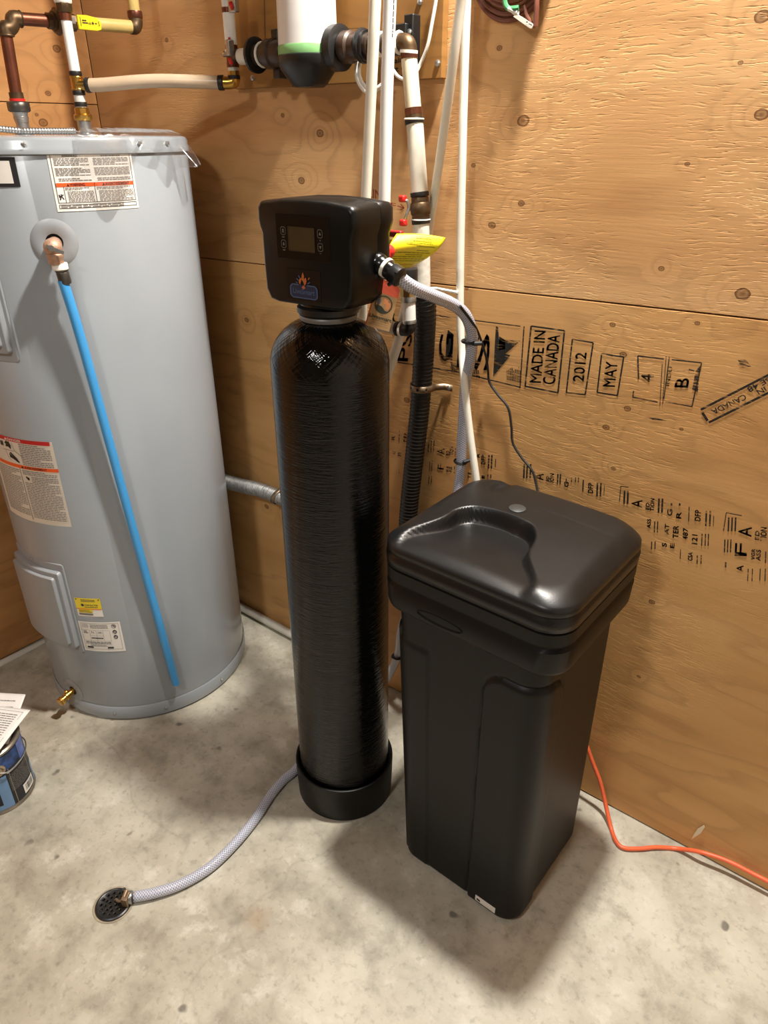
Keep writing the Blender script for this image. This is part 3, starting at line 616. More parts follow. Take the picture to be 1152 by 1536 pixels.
# relief valve with ring, lever, collar, ferrule and blue discharge pipe
def hring(name, ang, z, r0, r1, m, off=0.003):
    return MB().grid(lambda u, v: hp(ang+math.degrees((lerp(r0, r1, v))*math.cos(2*math.pi*u)/HR), z+lerp(r0, r1, v)*math.sin(2*math.pi*u), (0.0005, off, off*1.1, off*1.1, 0.0005)[round(v*4)]), 40, 4, True).build(name, m, heater)
TA, TZ = -36.3, 1.313
hring('valve_escutcheon', TA, TZ, 0.017, 0.046, M['greyl'])
cut(bpy.data.objects['body'], MB().cyl(hp(TA, TZ, -0.035), hp(TA, TZ, 0.01), 0.0185, 28))
r = hrad(TA); T = hp(TA, TZ-0.006, 0.0); tside = V((-r.y, r.x, 0))
valve = MB(); valve.cyl(hp(TA, TZ-0.003, -0.005), hp(TA, TZ-0.003, 0.022), 0.014, 20); valve.sphere(hp(TA, TZ-0.006, 0.034), 0.0185, 20, 12); valve.lathe([(0.0150, 0.0), (0.0152, 0.010), (0.0168, 0.012), (0.0168, 0.018), (0.0150, 0.020)], hp(TA, TZ-0.037, 0.034)+V((0.0012, 0, 0)), (0, 0, 1), 20)
valve = valve.build('relief_valve', mat('cast_bronze', (186, 150, 126), 0.5, 0.45, 0.2, 60, 0.4, 200), heater)
lv = MB(); c = hp(TA, TZ-0.004, 0.054); d = (tside*0.86+V((0, 0, -0.40))+r*0.05).normalized(); nrm = r.cross(d).normalized()
lv.prism([c-d*0.010+nrm*0.0035, c+d*0.024+nrm*0.0035, c+d*0.024-nrm*0.0035, c-d*0.010-nrm*0.0035], (0, 0, 0), r*0.003); lv.cyl(hp(TA, TZ-0.004, 0.045), c+r*0.004, 0.006, 14); lv.build('valve_lever', M['steel'], valve)
p0 = hp(TA+1.0, TZ-0.034, 0.032); bl = [p0+V((0, 0, -0.036)), hp(-33.0, 1.10, 0.028), hp(-28.3, 0.70, 0.022), hp(-24.0, 0.36, 0.018), hp(-20.8, 0.112, 0.017)]
bls = spline(bl, 10); dv = (bls[1]-bls[0]).normalized()
MB().lathe([(0.0150, 0), (0.0158, 0.002), (0.0158, 0.012), (0.0140, 0.014)], p0+V((0, 0, -0.002)), (0, 0, -1), 20).build('thread_tape', M['tape'], valve)
MB().lathe([(0.0120, 0.010), (0.0135, 0.012), (0.0135, 0.018), (0.0120, 0.020), (0.0128, 0.022), (0.0128, 0.040), (0.0118, 0.044)], p0-dv*0.0+V((0, 0, 0.0)), dv, 20).build('ferrule', M['dsteel'], valve)
MB().tube(bls, 0.0105, 16).build('discharge_pipe', M['blue'], heater)['label'] = 'bright blue plastic discharge pipe'
# drain valve
DA, DZ = -82.0, 0.075
hring('drain_escutcheon', DA, DZ, 0.014, 0.040, M['greyl'])
cut(bpy.data.objects['body'], MB().cyl(hp(DA, DZ, -0.030), hp(DA, DZ, 0.01), 0.0155, 28))
r = hrad(DA); q = hp(DA, DZ, 0.0); dn = (r+V((0, 0, -0.18))).normalized()
MB().lathe([(0.009, -0.004), (0.009, 0.014), (0.0125, 0.016), (0.0125, 0.026), (0.009, 0.028), (0.009, 0.036), (0.0125, 0.038), (0.0125, 0.043), (0.0115, 0.045), (0.0125, 0.048), (0.0115, 0.05), (0.007, 0.05)], q, dn, 20).sphere(q+dn*0.021+V((0, 0, 0.013)), 0.007).build('drain_valve', M['brass'], heater)
# nipples
NC = V((0.333, -0.409, 0)); NP = V((0.397, -0.295, 0))
MB().lathe([(0.020, 1.505), (0.020, 1.512), (0.0135, 1.514), (0.0135, 1.556)], NC, n=20).build('hot_nipple', M['steel'], heater)
MB().lathe([(0.022, 1.505), (0.022, 1.511), (0.0150, 1.513), (0.0150, 1.545)], NP, n=20).build('cold_nipple', M['steel'], heater)

# ------------------------------------------------------------------ things lying on the heater top
cb = spline([at(-20, 184, (0.45, -0.52)), at(4, 190, (0.45, -0.52)), at(30, 193, (0.47, -0.48)), at(62, 194, (0.49, -0.44)), at(92, 194, (0.50, -0.40)), at(112, 193.5, (0.51, -0.36))], 10)
for p in cb: p.z = 1.509+0.0075+max(0, (cb[0]-p).length < 0.06)*(0.06-(cb[0]-p).length)*0.10
rs = resample(cb, 0.0014)
tag(MB().tube(rs, 0.0062, 12, rad=lambda i, L: 0.0068 if i % 4 in (0, 1) else 0.0056).build('armoured_cable', M['steel']), 'silver armoured cable lying across the water heater top', 'cable')
cs = random.Random(3); PF = lambda x, y, k: at(x, y, (0.362+0.215*k, -0.358-0.205*k))
def wrap(u, v):
    """limp film: lies on the cap, bends over its edge and hangs in a ragged skirt"""
    ang = lerp(-22, 31, u); drop = 0.055+0.045*math.sin(u*9.0)*math.sin(u*3.1+0.6)+(0.030 if 0.05 < u < 0.4 else 0.0)*math.sin((u-0.05)/0.35*math.pi)+0.02*u
    if v < 0.45: rr = lerp(-0.10, 0.004, v/0.45); z = 1.5135+0.010*abs(math.sin(u*23+v*5))*(1-v)
    else:
        t = (v-0.45)/0.55; rr = 0.0085+0.012*t*(0.4+abs(math.sin(u*17+2*t)))+(0.035*t if u > 0.85 else 0); z = 1.512-drop*t
    return hp(ang, z, rr)
tag(MB().grid(wrap, 60, 22).build('plastic_wrap', film(), angle=180), 'torn clear plastic wrap draped over the water heater rim', 'plastic wrap')

# ------------------------------------------------------------------ hot water line: copper, union, valve, yellowed pex
hot = thing('hot_water_pipe', 'copper pipe run with yellow valve handle and yellowed pex above the water heater', 'pipe', (NC.x, NC.y, 1.53))
zn = 1.534
MB().lathe([(0.0150, zn), (0.0150, zn+0.006), (0.0160, zn+0.007), (0.0160, zn+0.011), (0.0150, zn+0.012), (0.0155, zn+0.016), (0.0165, zn+0.018), (0.0165, zn+0.022)], NC, n=24).build('adapter', M['steel'], hot)
MB().lathe([(0.0200, zn+0.020), (0.0235, zn+0.023), (0.0235, zn+0.038), (0.0205, zn+0.041)], NC, n=6).build('union_nut', M['dsteel'], hot, angle=20)
MB().lathe([(0.0165, zn+0.041), (0.0165, zn+0.046)], NC, n=20).build('red_gasket', M['red'], hot)
E1 = at(9, 25, NC); HB = bw(205, 41, 0.10); top_c = V((NC.x+0.004, NC.y+0.004, E1.z-0.022))
MB().lathe([(0.0150, zn+0.044), (0.0150, zn+0.058)], NC, n=20).build('coupling', M['bronze'], hot)
MB().cyl((NC.x, NC.y, zn+0.055), top_c, 0.0125, 20).build('riser_pipe', M['copper'], hot)
hd = (HB-E1); hd.z *= 0.5; hd.normalize(); E1c = V((top_c.x, top_c.y, E1.z-0.002))
arc = [top_c+V((0, 0, -0.012)), top_c] + [E1c+V((0, 0, -0.020))*math.cos(t)**1 + hd*0.020*math.sin(t) for t in [math.pi/8*k for k in range(1, 4)]] + [E1c+hd*0.022, E1c+hd*0.036]
MB().tube(spline(arc, 4), 0.0152, 18).torus(arc[0], 0.0145, 0.0022, (0, 0, 1)).torus(arc[-1], 0.0145, 0.0022, hd).build('elbow', M['bronze'], hot)
L = (HB-E1c).length
def along(px):                                       # point of the level run that shows at column px
    a, b = E1c, HB
    best = min(range(401), key=lambda i: abs(px-(576+F_PX*((a.lerp(b, i/400)-CAM).dot(RIGHT))/((a.lerp(b, i/400)-CAM).dot(FWD)))))
    return a.lerp(b, best/400)
HD = (HB-E1c).normalized()
MB().cyl(along(26), along(72), 0.0125, 18).build('level_pipe', M['copper'], hot)
v0 = along(70); v1 = along(112)
vb = MB(); LL = (v1-v0).length
vb.lathe([(0.0155, 0), (0.0155, LL*0.16), (0.019, LL*0.18), (0.019, LL*0.26), (0.025, LL*0.28), (0.027, LL*0.36), (0.025, LL*0.44), (0.021, LL*0.46), (0.023, LL*0.62), (0.021, LL*0.8), (0.017, LL*0.82), (0.017, LL)], v0, HD, 8).build('ball_valve', M['bronze'], hot)
side = HD.cross(V((0, 0, 1))).normalized()
if side.dot(CAM-v0) < 0: side = -side
c = v0+HD*LL*0.62
vb = bpy.data.objects['ball_valve']
MB().cyl(c+side*0.018, c+side*0.034, 0.008, 12).box(c+side*0.034, (0.014, 0.014, 0.012)).build('valve_stem', M['steel'], vb)
h0 = at(115, 32, c+side*0.034); h1 = at(150, 35, c+side*0.036); hx = (h1-h0).normalized(); hy = V((0, 0, 1)); W2 = 0.0145
pts = [h0+hy*W2*0.95, h0+hx*0.02+hy*W2, h1-hx*0.006+hy*W2*0.75, h1+hx*0.001+hy*W2*0.2, h1-hx*0.001-hy*W2*0.75, h1-hx*0.010-hy*W2*0.95, h0-hy*W2*0.9]
hand = MB().prism([p-hy*0.002 for p in pts], (0, 0, 0), side*0.006).build('valve_handle', M['yellow'], vb, bevel=0.0015); hand['label'] = 'yellow lever handle with black lettering'
pf = lambda u, v: h0+hx*((h1-h0).length*u)+hy*(W2*(v*2-1)-0.002)+side*0.0066
I = Ink(pf); I.rect(0.10, 0.25, 0.125, 0.85); I.lines(0.18, 0.42, 0.42, 0.72, 2, 0.6, 3); I.text('600', 0.44, 0.40, 0.56, 0.56); I.poly([(0.58, 0.5), (0.63, 0.62), (0.68, 0.5), (0.63, 0.38)]); I.lines(0.72, 0.42, 0.80, 0.58, 1, 0.5, 5); I.text('S', 0.86, 0.35, 0.92, 0.65); I.build('handle_print', M['inkk'], hand)
pe0, pe1 = along(112), along(197)
MB().cyl(pe0, pe1, 0.0135, 18).build('level_pex', M['pexy'], hot)
ec = along(206); MB().tube(spline([along(196), along(201), ec-HD*0.004+V((0, 0, 0.002)), ec+V((0, 0, 0.010)), ec+V((0, 0, 0.024))], 5), 0.0155, 16).build('brass_elbow', M['bronze'], hot)
MB().lathe([(0.0165, 0.018), (0.0172, 0.02), (0.0172, 0.030), (0.0165, 0.032)], ec, n=20).build('copper_ring', M['copper'], hot)
MB().cyl(ec+V((0, 0, 0.026)), ec+V((0, 0, CEIL-ec.z)), 0.0128, 18).build('riser_pex', M['pexy'], hot)

# ------------------------------------------------------------------ cold water line
cold = thing('cold_water_pipe', 'white pex line with brass tee rising from the water heater inlet', 'pipe', (NP.x, NP.y, 1.53))
zt = at(123, 128, NP).z
prof_to = lambda y: at(123, y, NP).z
MB().lathe([(0.0180, 1.538), (0.0205, 1.541), (0.0205, 1.549), (0.0165, 1.552), (0.0165, prof_to(163)), (0.0125, prof_to(161))], NP, n=8).build('brass_adapter', M['brass'], cold)
MB().cyl((NP.x, NP.y, prof_to(166)), (NP.x, NP.y, prof_to(135)), 0.0120, 18).build('short_pex', mat('cloudy_pex', (206, 204, 196), 0.3), cold)
for y0, y1 in ((160, 153), (143, 136), (114, 107)):
    MB().cyl((NP.x, NP.y, prof_to(y0)), (NP.x, NP.y, prof_to(y1)), 0.0138, 20, bev=0.001).build('crimp_ring', M['crimp'], cold)
EL = bw(352, 128, 0.085); EL.z = zt+0.004
td = V((EL.x-NP.x, EL.y-NP.y, 0)).normalized(); tc = V((NP.x, NP.y, zt))
MB().cyl((NP.x, NP.y, prof_to(136)), (NP.x, NP.y, prof_to(113)), 0.0125, 18).cyl(tc, tc+td*0.024, 0.0125, 18).torus((NP.x, NP.y, prof_to(134)), 0.0125, 0.0018).torus((NP.x, NP.y, prof_to(116)), 0.0125, 0.0018).build('brass_tee', M['brass'], cold)
MB().cyl(tc+td*0.020, tc+td*0.030, 0.0152, 20, bev=0.001).build('crimp_ring', M['crimp'], cold)
mid = tc.lerp(EL, 0.5)+V((0, 0, 0.006))
MB().tube(spline([tc+td*0.022, tc+td*0.06+V((0, 0, 0.001)), mid, EL-td*0.03], 8), 0.0138, 18).build('level_pex', M['pex'], cold)
MB().cyl(EL-td*0.036, EL-td*0.024, 0.0152, 20, bev=0.001).build('crimp_ring', M['crimp'], cold)
MB().tube(spline([EL-td*0.026, EL-td*0.010, EL+V((0, 0, 0.004)), EL+V((0, 0, 0.022))], 6), 0.0128, 16).build('brass_elbow', M['brass'], cold)
rx = lambda y: V((EL.x, EL.y, bw(352, y, 0.085).z))
MB().cyl(rx(121), rx(92), 0.0120, 18).build('short_pex', MATS['cloudy_pex'], cold)
MB().cyl(rx(119), rx(113), 0.0138, 18).build('crimp_ring', M['crimp'], cold)
MB().cyl(rx(101), rx(94), 0.0135, 18).build('copper_ring', M['copper'], cold)
FJ = bw(353, 83, 0.085); FJ.x = EL.x; FJ.y = EL.y
MB().cyl(rx(94), rx(72), 0.0130, 16).cyl(FJ, FJ+V((0.026, 0, 0)), 0.0125, 16).build('brass_tee', M['bronze'], cold)
MB().cyl(rx(78), rx(74), 0.0150, 16).build('thread_tape', M['tape'], cold)
MB().cyl(rx(74), rx(67), 0.0135, 18).build('copper_ring', M['copper'], cold)
MB().cyl(rx(68), rx(18), 0.0133, 18).build('riser_pex', M['pexw'], cold)
MB().cyl(rx(18), rx(10), 0.0140, 18).build('copper_ring', M['copper'], cold)
MB().cyl(rx(10), V((EL.x, EL.y, CEIL)), 0.0133, 18).build('riser_pex', M['pexw'], cold)
sv = MB().box(bw(345, 72, 0.10)+V((0, 0, 0)), (0.012, 0.016, 0.030)).cyl(rx(80)+V((-0.024, -0.004, 0)), rx(80), 0.006, 10).build('isolating_valve', M['steel'], cold, bevel=0.002)
MB().tube(spline([bw(344, 56, 0.10), bw(343, 66, 0.10)], 3), 0.0025, 8).build('red_handle', M['red'], sv); MB().tube([bw(344, 88, 0.11), bw(347, 96, 0.11)], 0.004, 8).build('red_handle', M['red'], sv)
sv = MB().box(bw(350, 6, 0.105), (0.022, 0.012, 0.030)).build('upper_valve', M['steel'], cold, bevel=0.002)
MB().tube([bw(345, 4, 0.112), bw(349, 13, 0.112)], 0.004, 8).build('red_handle', M['red'], sv)
# white riser of the cold line
zt2 = prof_to
MB().cyl((NP.x, NP.y, prof_to(115)), (NP.x, NP.y, at(110, 28, NP).z), 0.0112, 18).build('riser_pex', M['pexw'], cold)
zz = at(109, 28, NP).z
MB().cyl((NP.x, NP.y, zz-0.004), (NP.x, NP.y, zz+0.010), 0.0128, 18).build('copper_ring', M['copper'], cold)
MB().lathe([(0.0150, zz+0.010), (0.0175, zz+0.013), (0.0175, zz+0.026), (0.0150, zz+0.028)], NP, n=8).build('brass_coupling', M['bronze'], cold)
MB().lathe([(0.0160, zz+0.026), (0.0185, zz+0.029), (0.0185, zz+0.036), (0.016, zz+0.038)], NP, n=18).build('thread_tape', M['tape'], cold)
MB().lathe([(0.0175, zz+0.036), (0.021, zz+0.040), (0.021, zz+0.062), (0.0175, zz+0.066), (0.0133, zz+0.068), (0.0133, CEIL)], NP, n=8).build('brass_union', M['brass'], cold)

# ================================================================== FILTER BOARD
bx0, bx1 = bw(361, 137).x, bw(670, 115).x; bz0 = 0.5*(bw(361, 137).z+bw(668, 115).z)
board = MB().box(((bx0+bx1)/2, -0.0095, (bz0+2.15)/2), (bx1-bx0, 0.017, 2.15-bz0)).build('mounting_board', plywood('plywood_board', 'x', [], (134, 92, 46), (150, 106, 54), (162, 118, 64), 12.3, 0.1), smooth=False, bevel=0.0015)
tag(board, 'small plywood mounting board fixed to the wall behind the filter', 'board')
for x, y in ((379, 117), (657, 95), (630, 3)): MB().lathe([(0.006, 0), (0.006, 0.002), (0.003, 0.004)], bw(x, y, 0.018), (0, -1, 0), 8).build('board_screw', M['steel'], board)
I = Ink(lambda u, v: bw(u, v, 0.0187)); I.path([(396, -20), (398, 75)], 0.9); I.build('pencil_line', ink('brown_pencil', (60, 34, 14), 0.35), board)
I = Ink(lambda u, v: bw(u, v, 0.0187)); I.path([(514, 44), (537, 42), (537, 62)], 0.8); I.build('pencil_line', ink('brown_pencil', (60, 34, 14), 0.35), board)
sg = [(570, 85), (622, 74), (624, 113), (571, 118)]
d = 0.0205; sign = MB().prism([bw(x, y, d) for x, y in sg], (0, 0, 0), (0, 0.0012, 0)).build('shut_off_sign', mat('tan_sign_card', (176, 128, 66), 0.6), smooth=False)
tag(sign, 'small tan sign with black border reading Main Shut Off on the mounting board', 'sign')
sfn = lambda u, v: bw(lerp(lerp(570, 622, u), lerp(571, 624, u), 1-v), lerp(lerp(118, 113, u), lerp(85, 74, u), v), d+0.0006)
I = Ink(sfn); I.frame(0.02, 0.02, 0.98, 0.98, 0.03, 0.04); I.text('Main', 0.24, 0.58, 0.66, 0.82, 0.02); I.text('Shut Off', 0.08, 0.22, 0.92, 0.46, 0.02); I.build('sign_print', M['inkk'], sign)
# filter: white canister, green band, black bowl, side unions
FA, FB = bw(372, 82, 0.085), bw(604, 66, 0.085); FA.z = FB.z = 0.5*(FA.z+FB.z); fx = lambda x: V((bw(x, lerp(82, 66, (x-372)/232), 0.085).x, -0.085, FA.z))
fil = thing('water_filter', 'white canister water filter with green band and black bowl on the mounting board', 'water filter', (fx(468).x, -0.085, FA.z))
fc = fx(468); rw = 0.5*(fx(506).x-fx(428).x)*0.92; zb = bw(470, 71, 0.085+rw*0.7).z
def cup(prof, sx=1.0, sy=0.8, n=40):
    mb = MB(); mb.lathe(prof, (0, 0, 0), (0, 0, 1), n); mb.v = [(v[0]*sx+fc.x, v[1]*sy+fc.y-0.012, v[2]) for v in mb.v]; return mb
cup([(rw*0.985, zb), (rw*0.97, zb+0.03), (rw*0.93, zb+0.20), (rw*0.88, zb+0.32), (rw*0.7, zb+0.345), (0.001, zb+0.35)]).build('canister', mat('white_canister', (226, 222, 216), 0.35, var=0.03), fil)
cup([(rw*1.0, zb-0.009), (rw*1.005, zb-0.008), (rw*1.0, zb+0.006), (rw*0.985, zb+0.008)]).build('green_band', mat('green_band', (124, 176, 112), 0.4), fil)
cup([(0.001, zb-0.064), (rw*0.50, zb-0.064), (rw*0.62, zb-0.058), (rw*0.92, zb-0.034), (rw*1.04, zb-0.020), (rw*1.04, zb-0.010), (rw*1.0, zb-0.008)]).build('bowl', M['blackp'], fil)
col = MB(); zc = FA.z
col.lathe([(0.034, 0), (0.040, 0.004), (0.040, 0.022), (0.030, 0.026)], fx(500), (1, 0, 0), 24); col.build('side_collar', M['blackp'], fil)
dark_b = mat('dark_bronze_plastic', (66, 50, 40), 0.42, 0.2, 0.2, 30)
MB().lathe([(0.024, 0), (0.026, 0.004), (0.024, 0.03), (0.028, 0.034), (0.028, 0.05), (0.021, 0.052), (0.021, 0.075)], fx(428), (-1, 0, 0), 24).build('inlet_union', dark_b, fil)
MB().lathe([(0.026, 0), (0.028, 0.004), (0.028, 0.02), (0.023, 0.024), (0.023, 0.052), (0.021, 0.054), (0.021, 0.07)], fx(516), (1, 0, 0), 24).build('outlet_union', dark_b, fil)
for x in (394, 405): MB().torus(fx(x), 0.0215, 0.0030, (1, 0, 0)).build('white_seal', M['tape'], fil)
MB().lathe([(0.028, -0.004), (0.034, -0.003), (0.034, 0.003), (0.028, 0.004)], fx(384), (1, 0, 0), 28).build('flange', M['blackp'], fil)
MB().cyl(fx(361), fx(384), 0.0155, 18).build('white_spigot', M['pvc'], fil)
MB().cyl(fx(384), fx(398), 0.0195, 18).build('inlet_sleeve', dark_b, fil)
br = MB(); c = fx(410); br.box((c.x, -0.050, c.z), (0.020, 0.06, 0.088)); br.box((c.x, -0.021, c.z), (0.022, 0.006, 0.115)); br.build('wall_bracket', M['blackp'], fil, bevel=0.002)
MB().torus(fx(545), 0.024, 0.006, (1, 0, 0)).cyl(fx(540), fx(552), 0.0255, 20).build('hose_clamp', M['blackp'], fil)
MB().cyl(fx(550), fx(562), 0.0185, 18).cyl(fx(560), fx(592), 0.0170, 18).build('outlet_pipe', M['dsteel'], fil)
for x in (569, 573): MB().torus(fx(x), 0.0175, 0.003, (1, 0, 0)).build('white_seal', M['tape'], fil)

# ------------------------------------------------------------------ main supply riser right of the filter
PD = 0.085
main = thing('main_supply_pipe', 'off white supply pipe with brass elbow, black bands and red handled valve', 'pipe', (bw(618, 400, PD).x, -PD, bw(618, 400, PD).z))
pm = lambda x, y: bw(x, y, PD)
ea = fx(594); MB().tube(spline([ea, fx(602), pm(611, 66), pm(613, 75), pm(613.5, 82)], 6), 0.0155, 18).build('brass_elbow', M['bronze'], main)
MB().torus(fx(599), 0.0160, 0.0035, (1, 0, 0)).build('thread_tape', M['tape'], main)
brk = MB().box(bw(618, 60, 0.030), (0.022, 0.024, 0.080)).box(bw(606, 60, 0.035), (0.03, 0.03, 0.05)).build('pipe_bracket', M['blackp'], main, bevel=0.002)
MB().lathe([(0.005, 0), (0.005, 0.003), (0.002, 0.005)], bw(615, 48, 0.042), (0, -1, 0), 8).build('bracket_screw', M['steel'], brk)
MB().cyl(pm(613, 80), pm(613.3, 75), 0.0168, 18).build('thread_tape', M['tape'], main)
MB().cyl(pm(614, 88), pm(613.4, 79), 0.0158, 18).build('copper_ring', M['copper'], main)
MB().cyl(pm(613.5, 86), pm(620, 164), 0.0150, 20).build('pex_pipe', mat('cloudy_white_pex', (228, 220, 196), 0.3), main)
MB().cyl(pm(619.6, 162), pm(620.6, 172), 0.0162, 18).build('copper_ring', M['copper'], main)
MB().cyl(pm(620.6, 171), pm(621, 178), 0.0158, 18).build('coupling', MATS['dull_brass'], main)
MB().cyl(pm(621, 178), pm(622, 186), 0.0182, 20, bev=0.001).build('black_band', M['crimp'], main)
MB().torus(pm(621, 178.5), 0.0180, 0.0016, (0, 0, 1)).build('white_seal', M['tape'], main)
MB().cyl(pm(622, 185), pm(629.5, 291), 0.0165, 20).build('pvc_pipe', M['pvc'], main)
MB().cyl(pm(629.2, 288), pm(629.8, 295), 0.0185, 20, bev=0.001).build('black_band', M['crimp'], main)
dd = (pm(631.5, 330)-pm(629.8, 295)).normalized(); Lv = (pm(631.2, 330)-pm(629.8, 295)).length
sv = MB().lathe([(0.0160, 0), (0.0175, 0.003), (0.0175, 0.010), (0.0195, 0.012), (0.0205, 0.022), (0.0195, 0.032), (0.0175, 0.034), (0.0175, Lv-0.003), (0.016, Lv)], pm(629.8, 295), dd, 20).cyl(pm(630, 314), pm(617, 312), 0.0065, 12).build('brass_valve', MATS['dull_brass'], main)
lvm = MB(); lvm.tube(spline([bw(606, 300, 0.12), bw(611, 302, 0.118), bw(613, 312, 0.115), bw(609, 324, 0.12), bw(604, 337, 0.12)], 6), 0.0030, 8); lvm.build('valve_lever', M['steel'], sv)
for x_, y_ in ((604, 298), (605, 334)): MB().box(bw(x_, y_, 0.122), (0.014, 0.012, 0.0125)).build('red_grip', M['red'], sv, bevel=0.003)
MB().cyl(pm(631, 328), pm(631.6, 336), 0.0185, 20, bev=0.001).build('black_band', M['crimp'], main)
MB().torus(pm(631, 329), 0.0185, 0.0014, (0, 0, 1)).build('white_seal', M['tape'], main)
MB().tube(spline([pm(631.5, 335), pm(633, 380), pm(634, 448)], 6), 0.0165, 20).build('pvc_pipe', mat('speckled_pvc', (214, 208, 196), 0.45, var=0.18, vscale=90), main)
MB().tube(spline([bw(620, 434, 0.10), bw(634, 434, 0.112), bw(652, 433, 0.10), bw(660, 434, 0.07), bw(687, 439, 0.06)], 6), 0.0032, 8).build('white_tie', M['white_wire'], main)
# black corrugated sleeve
cp = spline([bw(636, 440, 0.085), bw(638, 470, 0.075), bw(635, 540, 0.045), bw(629, 620, 0.034), bw(620, 700, 0.031), bw(612, 780, 0.030), bw(613, 825, 0.030), bw(624, 865, 0.028), bw(645, 900, 0.028)], 16)
rs = resample(cp, 0.0019)
tag(MB().tube(rs, 0.0225, 18, rad=lambda i, L: (0.0238, 0.0238, 0.0212, 0.0200, 0.0212)[i % 5]).build('corrugated_hose', mat('black_corrugated_plastic', (40, 39, 37), 0.45, var=0.25, vscale=60), angle=80), 'black corrugated drain hose running down the plywood behind the tank', 'hose')
st = thing('pipe_strap', 'perforated metal strap screwed to plywood around the black corrugated hose', 'strap', bw(630, 586, 0.0))
q = min(rs, key=lambda p: abs(p.z-bw(630, 586, 0.06).z)); zq = q.z
band = [V((q.x-0.048, -0.003, zq+0.012)), V((q.x-0.032, -0.004, zq+0.010)), V((q.x-0.0266, q.y+0.012, zq+0.004))]+[V((q.x+0.0262*math.cos(t), q.y-0.0262*math.sin(t), zq)) for t in [math.pi*(1-k/10) for k in range(0, 11)]]+[V((q.x+0.0272, q.y+0.018, zq)), V((q.x+0.04, -0.004, zq)), V((q.x+0.062, -0.003, zq))]
sb = MB(); vs = []; fs = []
for p in band: vs += [p+V((0, 0, 0.0075)), p-V((0, 0, 0.0075))]
for i in range(len(band)-1): fs.append((2*i, 2*i+1, 2*i+3, 2*i+2))
sb.add(vs, fs); bo = sb.build('band', M['strap'], st, thick=0.0014); hc_ = MB()
for k in (4, 7, 10): t = math.pi*(1-k/12); rd_ = V((math.cos(t), -math.sin(t), 0)); hc_.cyl(V((q.x, q.y, zq))+rd_*0.0250, V((q.x, q.y, zq))+rd_*0.0285, 0.0030, 12)
cut(bo, hc_)
for p in (V((q.x-0.044, -0.003, zq+0.012)), V((q.x+0.054, -0.003, zq))): MB().lathe([(0.0055, 0), (0.0055, 0.003), (0.003, 0.005)], p, (0, -1, 0), 10).build('strap_screw', M['steel'], st)

# ------------------------------------------------------------------ white conduits
def conduit(label, pts, r, m, sub=8, n=18): return tag(MB().tube(spline(pts, sub), r, n).build('white_conduit', m), label, 'pipe')
def pxr(p, rp): return rp*mpp(p)
conduit('cream plastic pipe dropping behind the control head beside the thicker white pipe', [bw(565, -70, 0.16), bw(563, 0, 0.16), bw(556, 150, 0.16), bw(549, 295, 0.16), bw(546, 380, 0.165), bw(544, 450, 0.17), bw(541, 520, 0.17), bw(530, 700, 0.17)], pxr(bw(556, 150, 0.16), 8.4), mat('cream_pipe', (226, 220, 202), 0.35, var=0.04))
c2 = conduit('bright white printed plastic pipe dropping behind the control head', [bw(588, -70, 0.18), bw(585, 0, 0.18), bw(580, 150, 0.18), bw(577, 295, 0.18), bw(575, 380, 0.18), bw(574, 430, 0.18)], pxr(bw(580, 150, 0.18), 9.4), M['pexw'])
a0, a1 = bw(590, 1, 0.199), bw(587, 50, 0.199)
I = Ink(lambda u, v: bw(lerp(591, 588.5, u), lerp(-2, 58, u), 0.1985)+V((0.008*(v-0.5), 0, 0))); I.lines(0, 0.2, 1, 0.8, 1, 0.5, 5); I.build('pipe_print', M['inkg'], c2)
conduit('thin white plastic pipe leaning across the other pipes beside the plywood', [bw(700, -60, 0.11), bw(692, 0, 0.105), bw(680, 90, 0.10), bw(668, 180, 0.085), bw(655, 270, 0.06), bw(645, 335, 0.045), bw(640, 375, 0.030), bw(635, 425, 0.018)], pxr(bw(670, 180, 0.08), 7.0), mat('ivory_pipe', (228, 222, 206), 0.35, var=0.04))
conduit('thin white plastic pipe running down the plywood and bending behind the salt bin', [bw(703, -60, 0.05), bw(700, 0, 0.05), bw(696, 120, 0.05), bw(692, 300, 0.05), bw(690, 440, 0.05), bw(692, 515, 0.052), bw(697, 580, 0.068), bw(705, 650, 0.07), bw(715, 722, 0.07), bw(722, 780, 0.07)], pxr(bw(692, 300, 0.05), 6.2), mat('warm_white_pipe', (236, 230, 214), 0.35, var=0.04))
conduit('white plastic pipe slanting down behind the tank shoulder', [bw(615, 430, 0.12), bw(607, 468, 0.12), bw(598, 510, 0.12), bw(585, 550, 0.13), bw(572, 590, 0.13)], pxr(bw(598, 510, 0.12), 7.5), M['white'])
conduit('white plastic pipe along the foot of the plywood walls behind the water heater', [lw(-60, 1027, 0.016), lw(0, 997, 0.016), lw(60, 968, 0.016), lw(110, 944, 0.016)]+[V((0.016, -0.05, 0.017)), V((0.030, -0.024, 0.017)), V((0.06, -0.016, 0.017))]+[V((x, -0.016, 0.018)) for x in (0.3, 0.55, 0.8, 1.0)], 0.0135, mat('dusty_white_pipe', (214, 208, 196), 0.45, var=0.06), 6)
